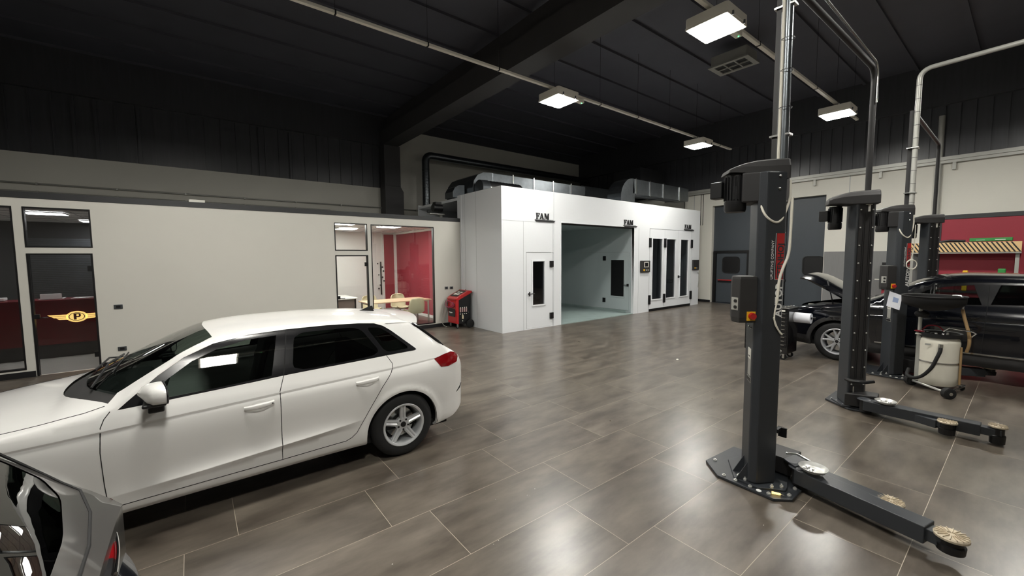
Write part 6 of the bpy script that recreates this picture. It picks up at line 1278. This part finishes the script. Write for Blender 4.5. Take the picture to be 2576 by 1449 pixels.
def chair_proto(loc, rotz, label):
    t = thing('office_chair', label, 'chair', loc, rotz, 'cream shell chairs in the meeting room', local=True)
    vs = []; n = 11; rows = [(0.24,0.44,0.20),(0.22,0.40,0.23),(0.0,0.385,0.25),(-0.18,0.40,0.25),(-0.24,0.48,0.25),(-0.27,0.62,0.245),(-0.29,0.76,0.225),(-0.295,0.83,0.18),(-0.295,0.85,0.10)]
    for x, z, w_ in rows:
        for k in range(n): v = -1+2*k/(n-1); vs.append((x+0.09*v*v*(1 if z > 0.45 else 0.2), v*w_, z+(0.07*v**4 if z < 0.5 else 0)))
    m_ = MB().add(vs, [(i*n+j, i*n+j+1, (i+1)*n+j+1, (i+1)*n+j) for i in range(len(rows)-1) for j in range(n-1)], True)
    sh = mk('seat_shell', m_, M['cream'], t); so = sh.modifiers.new('solid', 'SOLIDIFY'); so.thickness = 0.02
    mk('column', MB().cyl((-0.02,0,0.10),(-0.02,0,0.40),0.025,12), M['chrome'], t)
    for k in range(4): a = PI/4+PI/2*k; mk('leg', MB().tube([(-0.02,0,0.11),(-0.02+0.30*math.cos(a),0.30*math.sin(a),0.03),(-0.02+0.31*math.cos(a),0.31*math.sin(a),0.0)],[0.014,0.012,0.012],8), M['chrome'], t)
    return t
ch = chair_proto((5.15,12.28,0), -PI/2, 'cream shell chair with its back showing above the wood table')
dup(ch, (4.25,12.30,0), -PI/2, 'cream shell chair behind the left part of the wood table')
dup(ch, (5.0,10.93,0), PI/2, 'cream shell chair nearest the window at the wood table')
dup(ch, (3.5,14.55,0), -PI/2+0.3, 'cream shell chair behind the white desk')
tag(mk('coat_rack', MB().box(5.56,5.60,YB-0.04,YB-0.0,0.62,1.85), M['black']), 'black vertical coat rack with round knobs on the white back wall', 'coat rack')
cr_ = [o for o in bpy.data.objects if o.name == 'coat_rack'][0]
for k, (dx, z) in enumerate(((-0.12,1.78),(0.05,1.65),(0.09,1.50),(-0.09,1.36),(0.05,1.27),(0.10,1.13),(-0.05,0.98),(-0.10,0.85))): mk('knob', MB().ball((5.58+dx, YB-0.05, z), 0.032 if k%3 else 0.025, 10), M['black'], cr_)
# ================================================================ WORKBENCH ON THE EAST WALL
t = thing('workbench', 'workbench with grey steel uprights under the striped shelf', 'workbench', (17.0, 1.2, 0))
mk('bench_top', MB().box(16.7, 17.4, 0.1, 2.9, 0.92, 0.97), M['galv'], t)
mk('bench_body', MB().box(16.75, 17.4, 0.15, 2.85, 0.0, 0.92), M['redwall'], t)
sh = thing('striped_shelf', 'pale shelf front with black diagonal warning stripes on the red wall', 'shelf', (17.1, 1.2, 2.0))
for y in (0.26, 2.26): mk('upright', MB().box(17.05, 17.12, y-0.035, y+0.035, 0.97, 2.0), M['conduit'], sh)
mk('shelf_board', MB().box(16.92, 17.45, 0.2, 2.32, 2.0, 2.04), M['conduit'], sh)
fr_ = mk('shelf_front', MB().box(16.90, 16.92, 0.2, 2.32, 2.04, 2.31), mat('striped_board', (226,192,140), 0.6, noise=0.04), sh)
y = 0.2
k = 0
while y < 2.28:
    a, b = y, min(y+0.035, 2.32); c_, d_ = min(a+0.16, 2.32), min(b+0.16, 2.32)
    mk('stripe', MB().prism([(a,2.045),(b,2.045),(d_,2.305 if d_ < 2.32 else 2.305),(c_,2.305)], 16.897, 16.90, lambda p,q,h:(h,p,q)), M['ink'], sh); y += 0.085; k += 1
tag(mk('green_case', MB().box(16.95, 17.25, 0.36, 1.12, 2.33, 2.42), M['green'], bevel=0.01), 'long green case lying on top of the striped shelf', 'case')
g_ = [o for o in bpy.data.objects if o.name == 'green_case'][0]
mk('white_marking', MB().box(16.947,16.95,0.48,0.66,2.36,2.375).box(16.947,16.95,0.84,1.0,2.36,2.37), M['whiteink'], g_)
tag(mk('dark_bar', MB().tube([(17.1,1.75,2.33),(17.1,1.5,2.37),(17.1,1.2,2.35)],0.03,8).box(16.95,17.3,1.2,1.9,2.31,2.33), M['black']), 'dark tools lying left of the green case on the striped shelf', 'tool')
for k, (y, z, h_, w_, m_, l_, c_) in enumerate(((1.15,0.97,0.56,0.10,'yellow','small yellow box on the bench behind the black car','box'),(0.5,0.97,0.50,0.36,'white_pl','pale tray on the bench under the green box','tray'),(0.5,1.47,0.12,0.14,'green','small green box on top of the pale tray on the bench','box'),(1.9,0.97,0.55,0.18,'white_pl','pale bowl on the bench left of the yellow box','bowl'))):
    tag(mk('bench_item', MB().box(16.9, 17.05, y-w_/2, y+w_/2, z, z+h_), M[m_], bevel=0.02), l_, c_)
t = thing('tool_cabinet', 'dark wall cabinet with small white dials behind the farthest posts', 'cabinet', (17.1, 2.6, 1.0))
mk('cabinet_body', MB().box(16.9, 17.4, 2.4, 2.9, 0.97, 1.75), M['black'], t, bevel=0.01)
for y, z in ((2.52,1.62),(2.70,1.62),(2.58,1.42),(2.76,1.40)): mk('dial', MB().lathe([(0.0005,-0.01),(0.045,-0.01),(0.045,0)], (16.9, y, z), 'x', 14), M['white_pl'], t)
mk('white_strip', MB().box(16.89,16.9,2.42,3.05,1.2,1.23), M['white_pl'], t)
tag(mk('wall_hose', MB().tube(smooth_pts([(17.4,3.35,2.55),(17.42,3.45,2.5),(17.44,3.5,2.2),(17.44,3.5,1.4),(17.44,3.45,0.9)]),0.014,8), M['black']), 'black hose hanging on the east wall between the lift posts', 'hose')
# crumbs on the floor tiles
for x, y, r_ in ((7.26,4.12,0.03),(1.60,2.21,0.004),(1.55,2.20,0.003),(1.87,2.62,0.003),(2.11,2.50,0.004),(2.12,2.48,0.003),(2.22,2.53,0.005),(0.93,2.46,0.005),(3.70,0.97,0.004),(3.22,1.12,0.004)):
    o = mk('floor_crumb', MB().lathe([(0.0005,0.5*r_+0.001),(0.7*r_,0.35*r_+0.001),(r_,0.0005)], (x,y,0), 'z', 9, 1.0, 0.7), M['white_pl'])
    if r_ > 0.02: tag(o, 'small white scrap lying on the tiles midway to the paint booth', 'scrap')
    else: tag(o, 'tiny white speck lying on the grey brown floor tiles', 'speck', 'white specks on the floor tiles')
